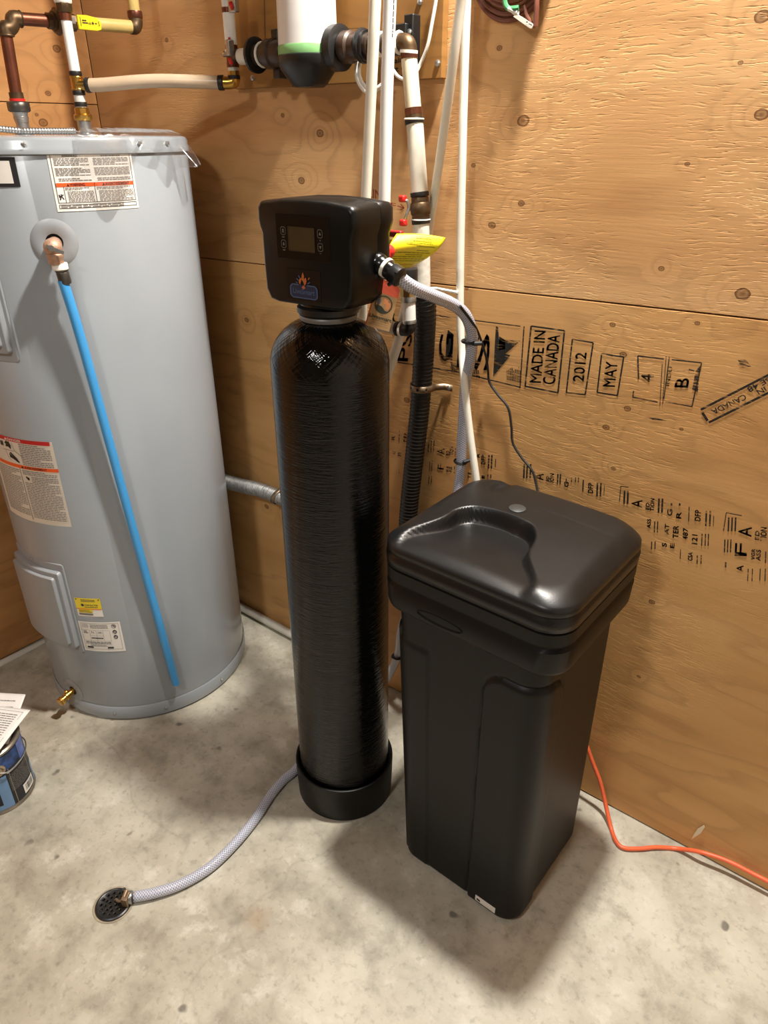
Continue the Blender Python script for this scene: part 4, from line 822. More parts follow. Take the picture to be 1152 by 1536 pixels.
# grey flexible conduit behind the heater and its strap
rs = resample(spline([bw(300, 708, 0.034), bw(345, 724, 0.034), bw(390, 735, 0.034), bw(430, 750, 0.034), bw(480, 768, 0.034)], 14), 0.0017); rr = random.Random(4); jit = [rr.uniform(-0.0011, 0.0011) for _ in range(len(rs)+5)]
tag(MB().tube(rs, 0.021, 16, rad=lambda i, L: (0.0226, 0.0222, 0.0192, 0.0188)[i % 4]+jit[i//4]).build('flexible_conduit', mat('dull_zinc', (150, 150, 148), 0.5, 0.6, 0.25, 90), angle=80), 'silver flexible metal conduit fixed to the plywood between heater and tank', 'conduit')
st = thing('conduit_strap', 'perforated metal strap around the silver flexible conduit', 'strap', bw(420, 735, 0.0))
q = min(rs, key=lambda p: abs(p.x-bw(417, 745, 0.034).x)); dx = V((0.35, 0, 1)).normalized()
band = [V((q.x+0.05*0.35, -0.003, q.z+0.05)), V((q.x+0.03*0.35, -0.010, q.z+0.032))]+[V((q.x+0.0245*math.cos(t)*0.35, q.y-0.0245*math.sin(t), q.z+0.0245*math.cos(t))) for t in [math.pi*k/10 for k in range(1, 10)]]+[V((q.x-0.0, -0.006, q.z-0.032)), V((q.x, -0.003, q.z-0.06))]
sb = MB(); vs = []; fs = []
for p in band: vs += [p+V((0.007, 0, 0)), p-V((0.007, 0, 0))]
for i in range(len(band)-1): fs.append((2*i, 2*i+1, 2*i+3, 2*i+2))
sb.add(vs, fs); bo = sb.build('band', M['strap'], st, thick=0.0012); hc_ = MB()
for k in (3, 6, 9): t = math.pi*k/12; rd_ = V((0.35*math.cos(t), -math.sin(t), math.cos(t))); hc_.cyl(q+rd_*0.0225, q+rd_*0.0265, 0.0028, 12)
cut(bo, hc_)
for p in (band[0]-V((0, 0, 0.006)), band[-1]+V((0, 0, 0.010))): MB().lathe([(0.005, 0), (0.005, 0.003), (0.003, 0.005)], p, (0, -1, 0), 10).build('strap_screw', M['steel'], st)
# thin white cables
tag(MB().tube(spline([bw(658, -40, 0.03), bw(654, 0, 0.03), bw(648, 35, 0.032), bw(641, 70, 0.034), bw(630, 97, 0.036), bw(621, 112, 0.045), bw(608, 119, 0.05), bw(596, 114, 0.05), bw(585, 98, 0.05)], 8), 0.0034, 8).build('white_cable', M['white_wire']), 'thin white cable hanging in a loop over the small mounting board', 'cable')
lp = [bw(540, 84, 0.05), bw(535, 98, 0.055), bw(535, 115, 0.055), bw(541, 130, 0.055), bw(550, 138, 0.055), bw(562, 137, 0.05), bw(572, 130, 0.045), bw(580, 118, 0.04)]
lp2 = [bw(543, 86, 0.06), bw(539, 100, 0.063), bw(540, 116, 0.063), bw(546, 128, 0.063), bw(555, 136, 0.06), bw(566, 132, 0.055), bw(576, 124, 0.05)]
tag(MB().tube(spline(lp, 8), 0.0036, 8).tube(spline(lp2, 8), 0.0036, 8).build('coiled_cable', M['white_wire']), 'white cable coiled below the filter outlet', 'cable')

# hanging bundle of brown cable at the top
bun = thing('cable_coil', 'coil of brown cable with green tie and white tag hanging on the plywood', 'cable', bw(765, 5, 0.015))
brn = mat('brown_cable', (112, 60, 42), 0.45, var=0.15); rb = random.Random(5)
cxp = bw(766, -76, 0.015)
for k in range(7):
    R1, R2 = 0.083-0.0035*k+rb.uniform(-0.003, 0.003), 0.098-0.009*k+rb.uniform(-0.002, 0.002); yy = -0.006-0.0034*k+rb.uniform(-0.001, 0.001)
    pts = [V((cxp.x+0.002*k+R1*math.cos(t), yy+0.001*math.sin(3*t), cxp.z+R2*math.sin(t))) for t in [2*math.pi*i/40 for i in range(41)]]
    MB().tube(pts, 0.0042, 8, cap=False).build('cable_turn', brn, bun)
MB().tube(spline([bw(800, -60, 0.02), bw(805, -20, 0.02), bw(805, 10, 0.022), bw(803, 40, 0.022)], 8), 0.0045, 8).build('cable_end', brn, bun)
MB().tube(spline([bw(787, 8, 0.02), bw(790, 22, 0.02), bw(797, 34, 0.02), bw(802, 40, 0.02)], 8), 0.003, 8).build('cable_end', brn, bun)
MB().tube(spline([bw(756, -8, 0.036), bw(758, 6, 0.036), bw(763, 13, 0.036), bw(772, 13, 0.036), bw(778, 12, 0.034)], 8), 0.0045, 8).build('green_tie', mat('green_tie', (64, 132, 84), 0.4), bun)
MB().tube(spline([bw(763, 13, 0.037), bw(768, 15, 0.037), bw(773, 19, 0.035), bw(777, 18, 0.035)], 8), 0.004, 8).build('white_tie', M['white_wire'], bun)
tg = [(774, 20), (798, 35), (800, 38), (797, 43), (794, 42), (770, 25)]
tgo = MB().prism([bw(x, y, 0.026) for x, y in tg], (0, 0, 0), (0, 0.0015, 0)).build('white_tag', mat('white_tag', (232, 226, 212), 0.5), bun, smooth=False)
I = Ink(lambda u, v: bw(u, v, 0.0266)); I.disc(790.5, 33, 1.2, 1.0); I.line((793, 35.5), (798, 38), 1.2); I.build('tag_print', M['inkk'], tgo)

# ================================================================== WATER SOFTENER
TC = V((1.203, -0.361, 0)); TR = 0.1125
soft = thing('water_softener', 'tall glossy black softener tank with control head on a round black base', 'water softener', TC)
zneck = 1.222; zdome = 1.130
dome = [(TR*math.cos(t)**0.85 if t < 1.5 else 0.02, zdome+0.088*math.sin(t)) for t in [math.pi/2*k/12 for k in range(11)]]
prof = [(TR*0.80, 0.022), (TR*0.96, 0.040), (TR, 0.075)]+[(TR, 0.075+(zdome-0.075)*k/24) for k in range(1, 24)]+dome+[(0.040, zneck)]
mb = MB().lathe([(r_, z_) for r_, z_ in prof], (0, 0, 0), n=72)
tank = mb.build('tank', wound_tank()); tank.parent = soft; tank.location = (0, 0, 0)
MB().lathe([(TR+0.0045, 0.0), (TR+0.0085, 0.004), (TR+0.0105, 0.060), (TR+0.0115, 0.104), (TR+0.011, 0.108), (TR+0.0085, 0.109), (TR+0.004, 0.107), (TR+0.001, 0.100), (TR, 0.09)], TC, n=72).build('base_boot', mat('satin_black_plastic', (15, 15, 14), 0.42, spec=0.3, var=0.08), soft)
MB().lathe([(0.046, zneck-0.013), (0.052, zneck-0.010), (0.0535, zneck-0.004), (0.052, zneck-0.001), (0.046, zneck)], TC, n=48).build('neck_ring', mat('pale_grey_ring', (120, 117, 112), 0.4), soft)
MB().lathe([(0.053, zneck-0.001), (0.0565, zneck+0.003), (0.0565, zneck+0.013), (0.051, zneck+0.017), (0.050, zneck+0.03)], TC, n=48).build('neck_collar', M['blackp'], soft)
# control head
HROT = math.radians(4.0); hq = Matrix.Rotation(HROT, 3, 'Z'); HO = V((1.208, -0.355, 1.243))
def hd_(u, d_, z): return HO + hq @ V((u, d_, z))
sil = [(-0.097, 0.020), (-0.088, 0.004), (-0.070, 0.0), (0.062, 0.0), (0.082, 0.004), (0.095, 0.020), (0.0985, 0.060), (0.0985, 0.118), (0.1035, 0.130), (0.1055, 0.140), (0.105, 0.160), (0.098, 0.168), (0.05, 0.1725), (0.0, 0.174), (-0.05, 0.1725), (-0.098, 0.168), (-0.105, 0.160), (-0.1055, 0.140), (-0.1035, 0.130), (-0.0985, 0.118), (-0.0985, 0.060)]
def shell(levels, name, m, cap0=True):
    mb = MB(); N = len(sil); vs = []; fs = []
    for (d_, sc, bulge) in levels:
        for (u, z) in sil: vs.append(hd_(u*sc, d_, 0.087+(z-0.087)*sc))
    for j in range(len(levels)-1):
        for i in range(N): fs.append((j*N+i, j*N+(i+1) % N, (j+1)*N+(i+1) % N, (j+1)*N+i))
    fs.append(tuple(range(N))); fs.append(tuple(range((len(levels)-1)*N, len(levels)*N))[::-1])
    mb.add(vs, fs); return mb.build(name, m, soft, angle=50)
headm = mat('black_head_plastic', (13, 13, 12), 0.34, spec=0.28, var=0.08)
shell([(-0.070, 0.93, 0), (-0.068, 0.965, 0), (-0.062, 0.985, 0), (-0.050, 0.995, 0), (0.003, 1.0, 0)], 'head_cover', headm)
shell([(0.0035, 0.988, 0), (0.0045, 1.0, 0), (0.034, 1.0, 0), (0.042, 0.985, 0), (0.046, 0.95, 0)], 'head_back', headm)
hc = bpy.data.objects['head_cover']
MB().lathe([(0.055, 0), (0.055, 0.02)], HO+V((-0.002, 0, -0.012)), n=32).build('head_foot', M['blackp'], soft)
MB().cyl(hd_(-0.06, -0.03, -0.004), hd_(-0.06, -0.03, 0.004), 0.007, 12).build('head_stud', M['blackp'], hc)
fp = lambda u, v: hd_(u, -0.0707, v)
# display bezel, screen, buttons
MB().prism([fp(-0.062, 0.078), fp(0.056, 0.078), fp(0.056, 0.150), fp(-0.062, 0.150)], (0, 0, 0), hq @ V((0, 0.002, 0))).build('display_bezel', mat('bezel_black', (11, 10, 9), 0.35, spec=0.2), hc, smooth=False, bevel=0.0015)
fq = lambda u, v: hd_(u, -0.0713, v)
I = Ink(fq); I.rect(-0.034, 0.092, 0.024, 0.131); scr = I.build('display_screen', mat('display_glass', (62, 52, 34), 0.18, var=0.05, spec=0.3), hc)
I = Ink(lambda u, v: hd_(u, -0.0717, v)); I.frame(-0.034, 0.092, 0.024, 0.131, 0.0015, 0.001)
I.build('screen_frame', mat('screen_edge', (46, 38, 27), 0.4), hc)
for (u, v, k) in ((-0.0445, 0.123, 'm'), (-0.0445, 0.102, 'h'), (0.0355, 0.123, 'u'), (0.0355, 0.102, 'd')):
    I = Ink(lambda a, b, u=u, v=v: hd_(u+a, -0.0717, v+b)); w, h_ = 0.0050, 0.0062
    I.path([(-w, -h_+0.002), (-w+0.002, -h_), (w-0.002, -h_), (w, -h_+0.002), (w, h_-0.002), (w-0.002, h_), (-w+0.002, h_), (-w, h_-0.002)], 0.0007, True)
    if k == 'u': I.poly([(-0.0024, -0.002), (0.0024, -0.002), (0, 0.003)])
    elif k == 'd': I.poly([(-0.0024, 0.002), (0, -0.003), (0.0024, 0.002)])
    elif k == 'm': I.rect(-0.0014, -0.003, 0.0014, 0.003)
    else: I.poly([(-0.0018, -0.0022), (0.0018, -0.0022), (0.0012, 0.0024), (-0.0012, 0.0024)])
    if k == 'u': I.rect(-0.0012, -0.0106, 0.0012, -0.0098).rect(-0.0004, -0.0114, 0.0004, -0.0090)
    elif k == 'd': I.rect(-0.0016, -0.0100, 0.0016, -0.0093)
    else: I.rect(-0.0028, -0.0106, 0.0028, -0.0092)
    I.build('button', mat('grey_button_print', (116, 111, 104), 0.5), hc)
# logo sticker
MB().prism([fp(-0.042, 0.012), fp(0.032, 0.012), fp(0.032, 0.063), fp(-0.042, 0.063)], (0, 0, 0), hq @ V((0, 0.0005, 0))).build('logo_sticker', mat('sticker_black', (27, 22, 18), 0.4, spec=0.2), hc, smooth=False)
lf = lambda u, v: hd_(lerp(-0.042, 0.032, u), -0.0716, lerp(0.012, 0.063, v)); sk = bpy.data.objects['logo_sticker']
blue_p = mat('logo_blue', (66, 86, 120), 0.5); blue_d = mat('logo_navy', (26, 38, 66), 0.5); orng = mat('logo_orange', (176, 96, 50), 0.5)
I = Ink(lf); pts = [(0.10, 0.14), (0.16, 0.07), (0.84, 0.07), (0.90, 0.14), (0.90, 0.42), (0.84, 0.50), (0.16, 0.50), (0.10, 0.42)]; I.poly(pts); I.build('logo_field', blue_d, sk)
lf2 = lambda u, v: lf(u, v)+hq @ V((0, -0.0003, 0))
I = Ink(lf2); I.path([(0.36, 0.50)]+pts[6:]+pts[:6]+[(0.60, 0.50)], 0.038); I.text('LiveSmart', 0.17, 0.20, 0.83, 0.37, 0.015)
for a in ((0.33, 0.55, 0.27, 0.58), (0.35, 0.63, 0.30, 0.70), (0.40, 0.72, 0.36, 0.80), (0.62, 0.56, 0.70, 0.62)): I.line(a[:2], a[2:], 0.03)
I.build('logo_lettering', blue_p, sk)
I = Ink(lf2); I.poly([(0.40, 0.50), (0.36, 0.58), (0.37, 0.66), (0.43, 0.74), (0.45, 0.68)]); I.poly([(0.45, 0.68), (0.46, 0.82), (0.50, 0.92), (0.53, 0.80), (0.52, 0.70), (0.50, 0.60)]); I.poly([(0.50, 0.60), (0.52, 0.70), (0.58, 0.76), (0.60, 0.66), (0.58, 0.56), (0.53, 0.48)]); I.poly([(0.44, 0.42), (0.50, 0.49), (0.56, 0.42), (0.50, 0.36)]); I.poly([(0.64, 0.70), (0.68, 0.78), (0.70, 0.76), (0.66, 0.69)])
I.build('logo_flame', orng, sk)
# bypass valve and pipework behind the head
BD = 0.25
hb = hd_(0.03, 0.046, 0.05)
MB().cyl(hb, V((hb.x, -0.22, hb.z)), 0.022, 20).cyl(hd_(-0.03, 0.046, 0.05), V((hd_(-0.03, 0.046, 0.05).x, -0.22, hb.z)), 0.022, 20).box((hd_(0.0, 0, 0).x-0.015, -0.215, hb.z), (0.095, 0.040, 0.050)).build('bypass_valve', M['blackp'], soft, bevel=0.004)
byp = bpy.data.objects['bypass_valve']; byp['label'] = 'black bypass valve with red and blue knobs'
MB().lathe([(0.010, 0), (0.016, 0.002), (0.016, 0.016), (0.009, 0.018), (0.009, 0.012)], bw(571, 382, 0.29), (0.7, -0.7, 0.15), 20).sphere(bw(579, 377, 0.27), 0.017, sq=(1, 1, 0.8)).build('red_knob', M['red'], byp)
MB().box(bw(588, 350, 0.20), (0.05, 0.012, 0.012)).build('red_lever', mat('dark_red_plastic', (140, 30, 28), 0.4), byp, bevel=0.003)
MB().tube([bw(578, 348, 0.205), bw(604, 349, 0.19)], 0.003, 8).build('lever_rod', M['crimp'], byp)
MB().lathe([(0.018, -0.015), (0.020, -0.012), (0.020, 0.012), (0.018, 0.015)], bw(566, 441, 0.225), (0.7, -0.7, 0), 18).build('blue_knob', M['navy'], byp)
MB().cyl(bw(557, 420, 0.235), bw(557, 452, 0.235), 0.013, 12).build('black_port', M['blackp'], byp, bevel=0.002)
MB().cyl(bw(584, 359, 0.20), bw(584, 372, 0.20), 0.009, 12).build('cream_spigot', M['pexy'], byp)
# drain elbow on the head
ED = 0.335; MB().tube(spline([bw(550, 386, ED-0.02), bw(560, 391, ED), bw(571, 397, ED+0.005), bw(585, 406, ED), bw(600, 417, ED-0.005)], 6), 0.0145, 18, rad=lambda i, L: 0.0165 if i < 14 else 0.0150).sphere(bw(566, 394, ED+0.004), 0.0185).build('drain_elbow', M['blackg'], soft)
el = bpy.data.objects['drain_elbow']; el['label'] = 'glossy black drain elbow with white band'
dv = (bw(600, 416, ED)-bw(575, 398, ED)).normalized(); MB().lathe([(0.0160, -0.003), (0.0172, -0.003), (0.0172, 0.003), (0.0160, 0.003)], bw(580, 402, ED+0.002), dv, 24).build('white_band', M['tape'], el)
MB().lathe([(0.0155, 0), (0.017, 0.002), (0.017, 0.018), (0.0145, 0.02)], bw(588, 408, ED), dv, 20).build('end_cap', M['blackp'], el)
MB().tube(spline([bw(595, 408, ED+0.012), bw(592, 420, ED+0.012), bw(583, 427, ED+0.01)], 4), 0.0035, 8).build('black_clip', M['blackp'], el)
# inlet stub: brass fitting, clamp, white pipe, ring, black elbow
ip = thing('inlet_pipe', 'short white pipe with brass fitting, clamps and black elbow beside the corrugated hose', 'pipe', bw(613, 470, 0.13))
P = lambda x, y: bw(x, y, 0.135)
MB().cyl(P(612, 402), P(612, 425), 0.020, 18, bev=0.003).build('black_union', M['blackp'], ip)
MB().cyl(P(612, 424), P(612.5, 444), 0.0165, 8).torus(P(612, 428), 0.017, 0.003).build('brass_fitting', mat('pale_brass', (170, 140, 86), 0.35, 0.8, 0.15), ip)
MB().cyl(P(613, 444), P(613, 453), 0.0155, 20, bev=0.001).build('clamp', M['steel'], ip)
MB().cyl(P(613, 452), P(614, 484), 0.0138, 20).build('white_pipe', M['pexw'], ip)
MB().cyl(P(613.8, 479), P(614, 485), 0.0150, 20, bev=0.001).build('clamp', M['steel'], ip)
MB().tube(spline([P(614, 484), P(614, 490), P(611, 494), P(606, 494.5), P(600, 494)], 6), 0.0135, 16).build('black_elbow', M['blackp'], ip)
MB().torus(P(602, 494), 0.0140, 0.0028, (1, 0.1, 0)).build('white_seal', M['tape'], ip)
MB().cyl(P(600, 493.5), P(595, 493), 0.0155, 18, bev=0.002).build('union_ring', M['crimp'], ip)
MB().cyl(P(597, 493), P(570, 488), 0.0130, 18).build('clear_pipe', mat('grey_clear_pipe', (186, 182, 176), 0.25), ip)

# ------------------------------------------------------------------ paper tags
TB = (0.205, 0.20, 0.225, 0.235)
def ytag(u, v):
    # px outline A(595,350) B(668,356) C(617,401) D(590,402), left edge bulging to (580,384)
    tx, ty = lerp(595, 668, u), lerp(350.5, 356.5, u)-2.5*math.sin(math.pi*u)
    bx, by = lerp(590, 616, u), lerp(402, 401, u)+1.0*math.sin(math.pi*u)
    x = lerp(tx, bx, v); y = lerp(ty, by, v); x -= 10*math.sin(math.pi*v)*(1-u)**2; x += 10*math.sin(math.pi*v)*u*u
    dd_ = lerp(0.235, 0.165, u)+0.028*math.sin(math.pi*v)*(1-0.5*u)
    return bw(x, y, dd_)
yt = tag(MB().grid(ytag, 20, 20).build('warning_tag', mat('yellow_card', (228, 210, 16), 0.5, var=0.03), thick=0.0005, angle=180), 'curled yellow paper warning tag hung beside the control head', 'tag')
nt = lambda u, v: ytag(u, v)+(CAM-ytag(u, v)).normalized()*0.0012
I = Ink(nt); I.quadtext('Avertissement', (0.86, 0.87), (0.12, 0.87), (0.86, 0.93), (0.12, 0.93)); I.build('tag_heading', mat('tag_red_print', (176, 70, 20), 0.6), yt)
I = Ink(nt)
for i, (v, a, b) in enumerate(((0.11, 0.45, 0.78), (0.19, 0.42, 0.80), (0.27, 0.32, 0.84), (0.35, 0.55, 0.92), (0.47, 0.60, 0.85), (0.54, 0.12, 0.92), (0.60, 0.40, 0.94), (0.66, 0.08, 0.95), (0.72, 0.10, 0.95), (0.78, 0.15, 0.92))): I.lines(a, v-0.018, b, v+0.018, 1, 0.5, 60+i)
I.path([(0.08, 0.055), (0.93, 0.055)], 0.006); I.build('small_print', mat('tag_print', (120, 112, 20), 0.6), yt)
bc = [(564.7, 425), (573.7, 419), (592, 423.5), (599.5, 434), (583.7, 497.8), (547.5, 487.4)]
def tagp(x, y, o=0.0):
    t = (y-419)/78.0; return at(x, y, V((1.335-0.035*t, -0.300-0.03*t, 0))+V((0.74, -0.67, 0))*o)
bt = tag(MB().prism([tagp(x, y) for x, y in bc], (0, 0, 0), V((-0.0011, 0.0010, 0))).build('hang_tag', mat('kraft_card', (196, 156, 106), 0.6, var=0.05), smooth=False), 'brown card hang tag with red top and round logo below the drain elbow', 'tag')
def tu(u, v, o=0.0008):
    """tag space: u across, v down"""
    x = lerp(lerp(565, 600, u), lerp(547.5, 583.7, u), v); y = lerp(lerp(425, 436, u), lerp(487.4, 497.8, u), v); return tagp(x, y, o)
I = Ink(lambda u, v: tu(u, v)); I.poly([(0.0, 0.0), (0.0, 0.17), (1.0, 0.19), (1.0, 0.0)]); I.mb.add([tagp(x, y, 0.0008) for x, y in ((564.7, 425), (573.7, 419), (592, 423.5), (599.5, 434), (600, 436))], [(0, 1, 2, 3, 4)]); I.rect(0.0, 0.17, 0.045, 1.0); I.build('red_band', mat('tag_red', (206, 84, 58), 0.5, var=0.1), bt)
tu2 = lambda u, v: tu(u, v, 0.0012)
I = Ink(tu2); I.ring(0.50, 0.43, 0.36, 0.215, 0.12, 28); pts = [(0.18, 0.50), (0.30, 0.46), (0.46, 0.48), (0.62, 0.56), (0.76, 0.56), (0.66, 0.61), (0.50, 0.64), (0.34, 0.61), (0.24, 0.56)]; I.poly(pts)
I.text('Livesmart', 0.06, 0.785, 0.98, 0.695, 0.02); I.text('THE', 0.40, 0.685, 0.60, 0.66); I.text('ECOSYSTEM', 0.20, 0.835, 0.88, 0.80); I.text('High Performance', 0.22, 0.89, 0.86, 0.865); I.text('Water Conditioning Systems', 0.12, 0.94, 0.92, 0.915); I.build('tag_lettering', mat('tag_dark_print', (58, 62, 50), 0.6), bt)
I = Ink(tu2); I.poly([(0.30, 0.28), (0.36, 0.37), (0.35, 0.43), (0.29, 0.45), (0.23, 0.43), (0.22, 0.37)]); I.build('water_drop_print', mat('tag_blue_print', (92, 104, 118), 0.6), bt)
I = Ink(tu2); I.poly([(0.44, 0.30), (0.52, 0.27), (0.58, 0.30), (0.64, 0.28), (0.68, 0.33), (0.62, 0.40), (0.52, 0.42), (0.45, 0.37)]); I.poly([(0.60, 0.40), (0.68, 0.34), (0.78, 0.36), (0.80, 0.46), (0.74, 0.53), (0.66, 0.52), (0.58, 0.47)]); I.build('flame_print', mat('tag_orange_print', (214, 140, 90), 0.6), bt)

# ------------------------------------------------------------------ braided drain hose (head -> wall -> floor drain)
hose_m = braided(); HRAD = 0.0118
hpts = [bw(596, 414, 0.33), bw(618, 430, 0.30), bw(645, 442, 0.25), bw(672, 453, 0.19), bw(690, 464, 0.15), bw(702, 480, 0.122), bw(708, 505, 0.095), bw(706, 535, 0.075), bw(699, 570, 0.045), bw(696, 610, 0.032), bw(693, 660, 0.026), bw(689, 725, 0.024), bw(674, 780, 0.04), bw(648, 845, 0.078), bw(618, 900, 0.072), bw(602, 945, 0.05), bw(596, 985, 0.04)]
hpts += [V((1.085, -0.055, 0.05)), V((1.065, -0.09, 0.0165)), V((1.045, -0.16, HRAD+0.001)), V((1.035, -0.27, HRAD+0.001)), fl(447, 1150, 0.012), fl(425, 1170, 0.012), fl(405, 1194, 0.012), fl(380, 1232, 0.012), fl(348, 1270, 0.012), fl(312, 1303, 0.012), fl(270, 1327, 0.012), fl(230, 1340, 0.013), fl(196, 1346, 0.014)]
dh = tag(MB().tube(resample(spline(hpts, 10), 0.008), HRAD, 16, uvs=True).build('drain_hose', hose_m, angle=180), 'clear braided drain hose running from the control head to the floor drain', 'hose')
he, hf = fl(196, 1346, 0.014), fl(188, 1347, 0.014); dr = (hf-he).normalized()
MB().lathe([(0.0135, -0.004), (0.0140, -0.003), (0.0140, 0.008), (0.0135, 0.009)], he, dr, 20).build('hose_clamp', M['steel'], dh); MB().cyl(fl(190, 1336, 0.028), fl(186, 1346, 0.024), 0.005, 10).build('clamp_screw', M['strap'], dh)
def ziptie(x, y, d, tailx, taily, lbl, r=0.0145):
    p = bw(x, y, d); t = thing('zip_tie', lbl, 'zip tie', p, 'zip ties on the drain hose'); MB().torus(p, r, 0.0028, (0.03, 0.0, 1), 24, 6).build('loop', M['rubber'], t); MB().tube(spline([p+V((r, -0.004, 0)), lerp(p, bw(tailx, taily, d-0.005), 0.6)+V((0, -0.01, 0.0)), bw(tailx, taily, d-0.005)], 4), 0.0045, 8).build('tail', M['rubber'], t)
ziptie(704, 512, 0.093, 722, 515, 'black zip tie on the braided hose beside the large stamped letters')
ziptie(691, 692, 0.026, 706, 690, 'black zip tie on the braided hose just above the salt bin lid')
ziptie(596.5, 984, 0.041, 590, 983, 'black zip tie on the braided hose low behind the black tank')
# power wire
wp_ = [bw(690, 459, 0.172), bw(700, 472, 0.148), bw(708, 483, 0.128), bw(715, 494, 0.098), bw(722, 512, 0.05), bw(729, 535, 0.03), bw(732, 556, 0.015), bw(734, 573, 0.008), bw(745, 590, 0.007), bw(762, 612, 0.007), bw(767, 640, 0.007), bw(769, 664, 0.007), bw(782, 686, 0.007), bw(798, 706, 0.008), bw(804, 726, 0.012), bw(808, 745, 0.02)]
tag(MB().tube(spline(wp_, 8), 0.0026, 8).build('power_wire', M['rubber']), 'thin black wire hanging down the plywood to the salt bin', 'wire')

# ================================================================== SALT BIN
BCN = V((1.576, -0.273, 0)); BROT = math.radians(-1.0); bq = Matrix.Rotation(BROT, 3, 'Z')
salt = thing('salt_bin', 'square black plastic salt bin with moulded lid standing by the plywood wall', 'salt bin', BCN)
binm = mat('matt_black_plastic', (15, 15, 14), 0.46, spec=0.30, var=0.08, vscale=14, bump=0.06, bscale=600); lidm = mat('scuffed_black_plastic', (22, 22, 22), 0.36, spec=0.42, var=0.16, vscale=18, bump=0.05, bscale=300)
def rrect(hx, hy, r, n=120):
    """n points round a rounded rectangle starting at the middle of the right side; returns (x,y,nx,ny)"""
    segs = [('l', (hx, 0), (hx, hy-r)), ('a', (hx-r, hy-r), 0), ('l', (hx-r, hy), (-hx+r, hy)), ('a', (-hx+r, hy-r), 90), ('l', (-hx, hy-r), (-hx, -hy+r)), ('a', (-hx+r, -hy+r), 180), ('l', (-hx+r, -hy), (hx-r, -hy)), ('a', (hx-r, -hy+r), 270), ('l', (hx, -hy+r), (hx, 0))]
    Ls = [(math.hypot(s[2][0]-s[1][0], s[2][1]-s[1][1]) if s[0] == 'l' else r*math.pi/2) for s in segs]; T = sum(Ls); out = []
    for i in range(n):
        d_ = T*i/n; k = 0
        while d_ > Ls[k] and k < len(segs)-1: d_ -= Ls[k]; k += 1
        s = segs[k]; t = d_/Ls[k]
        if s[0] == 'l':
            x, y = lerp(s[1][0], s[2][0], t), lerp(s[1][1], s[2][1], t); ln = {0: (1, 0), 2: (0, 1), 4: (-1, 0), 6: (0, -1), 8: (1, 0)}[k]; out.append((x, y)+ln)
        else:
            a = math.radians(s[2]+90*t); out.append((s[1][0]+r*math.cos(a), s[1][1]+r*math.sin(a), math.cos(a), math.sin(a)))
    return out
def bin_pt(x, y, z): return BCN + bq @ V((x, y, z))
Z_SK = 0.704; Z_PART = 0.795
def smooth(a, b, x): t = max(0.0, min(1.0, (x-a)/(b-a))); return t*t*(3-2*t)
def arch(sx, z, half, ztop, r):
    """signed distance inside an upright panel (positive inside), arched at the top"""
    dx = half-abs(sx); dz = ztop-z
    if dx < r and dz < r: return r-math.hypot(r-dx, r-dz)
    return min(dx, dz)
def body_mesh():
    n, m_ = 440, 120; vs = []; fs = []
    for j in range(m_+1):
        z = Z_SK*j/m_; t = j/m_
        hx, hy, r_ = lerp(0.149, 0.166, t), lerp(0.160, 0.163, t), lerp(0.040, 0.048, t)
        inset = 0.012*(1-smooth(0, 0.02, z))
        for (x, y, nx, ny) in rrect(hx, hy, r_, n):
            off = -inset
            # raised panel wrapping the front right corner, bounded by an arch line on each face
            if y < 0.02 and ny < -0.2 or (x > 0 and ny <= 0 and nx > 0.2):
                s = (x-hx) if ny < -0.7 else ((y+hy))          # distance from the corner along the faces
                s = abs(s) if ny < -0.7 else s
                wlim = 0.115 if ny < -0.7 else 0.085
                dd_ = min(wlim-s, 0.655-z) if not (wlim-s < 0.045 and 0.655-z < 0.045) else 0.045-math.hypot(0.045-(wlim-s), 0.045-(0.655-z))
                off += 0.0050*smooth(-0.002, 0.003, dd_)-0.0035*math.exp(-(dd_/0.0035)**2)
            # shallow upright panel at the left of the front face
            if ny < -0.7: dq_ = min(-0.075-x, 0.63-z); off += 0.0030*smooth(-0.002, 0.003, dq_)-0.0015*math.exp(-(dq_/0.003)**2)
            if nx < -0.7 or ny > 0.7: off += 0.003*smooth(-0.003, 0.003, min(0.09-abs(y if nx < -0.7 else x), 0.63-z))
            vs.append(bin_pt(x+nx*off+0.019*(1-t), y+ny*off, z))
    for j in range(m_):
        for i in range(n): fs.append((j*n+i, j*n+(i+1) % n, (j+1)*n+(i+1) % n, (j+1)*n+i))
    fs.append(tuple(range(n))[::-1]); mb = MB(); mb.add(vs, fs); return mb
body = body_mesh().build('bin_body', binm, salt, angle=60)
def band_mesh(levels, r0=0.055, n=120):
    vs = []; fs = []
    for (z, hx, hy, r_) in levels:
        for (x, y, nx, ny) in rrect(hx, hy, r_, n): vs.append(bin_pt(x, y, z))
    for j in range(len(levels)-1):
        for i in range(n): fs.append((j*n+i, j*n+(i+1) % n, (j+1)*n+(i+1) % n, (j+1)*n+i))
    mb = MB(); mb.add(vs, fs); return mb
RX, RY = 0.193, 0.174
band_mesh([(Z_SK-0.004, 0.158, 0.160, 0.046), (Z_SK-0.004, RX-0.008, RY-0.008, 0.05), (Z_SK+0.001, RX-0.003, RY-0.003, 0.052), (Z_SK+0.008, RX-0.001, RY-0.001, 0.053), (Z_SK+0.050, RX+0.001, RY+0.001, 0.054), (Z_SK+0.055, RX-0.004, RY-0.004, 0.052), (Z_SK+0.060, RX-0.004, RY-0.004, 0.052), (Z_SK+0.064, RX+0.001, RY+0.001, 0.054), (Z_PART-0.003, RX+0.001, RY+0.001, 0.054), (Z_PART-0.001, RX-0.004, RY-0.004, 0.052)]).build('bin_skirt', binm, body, angle=50)
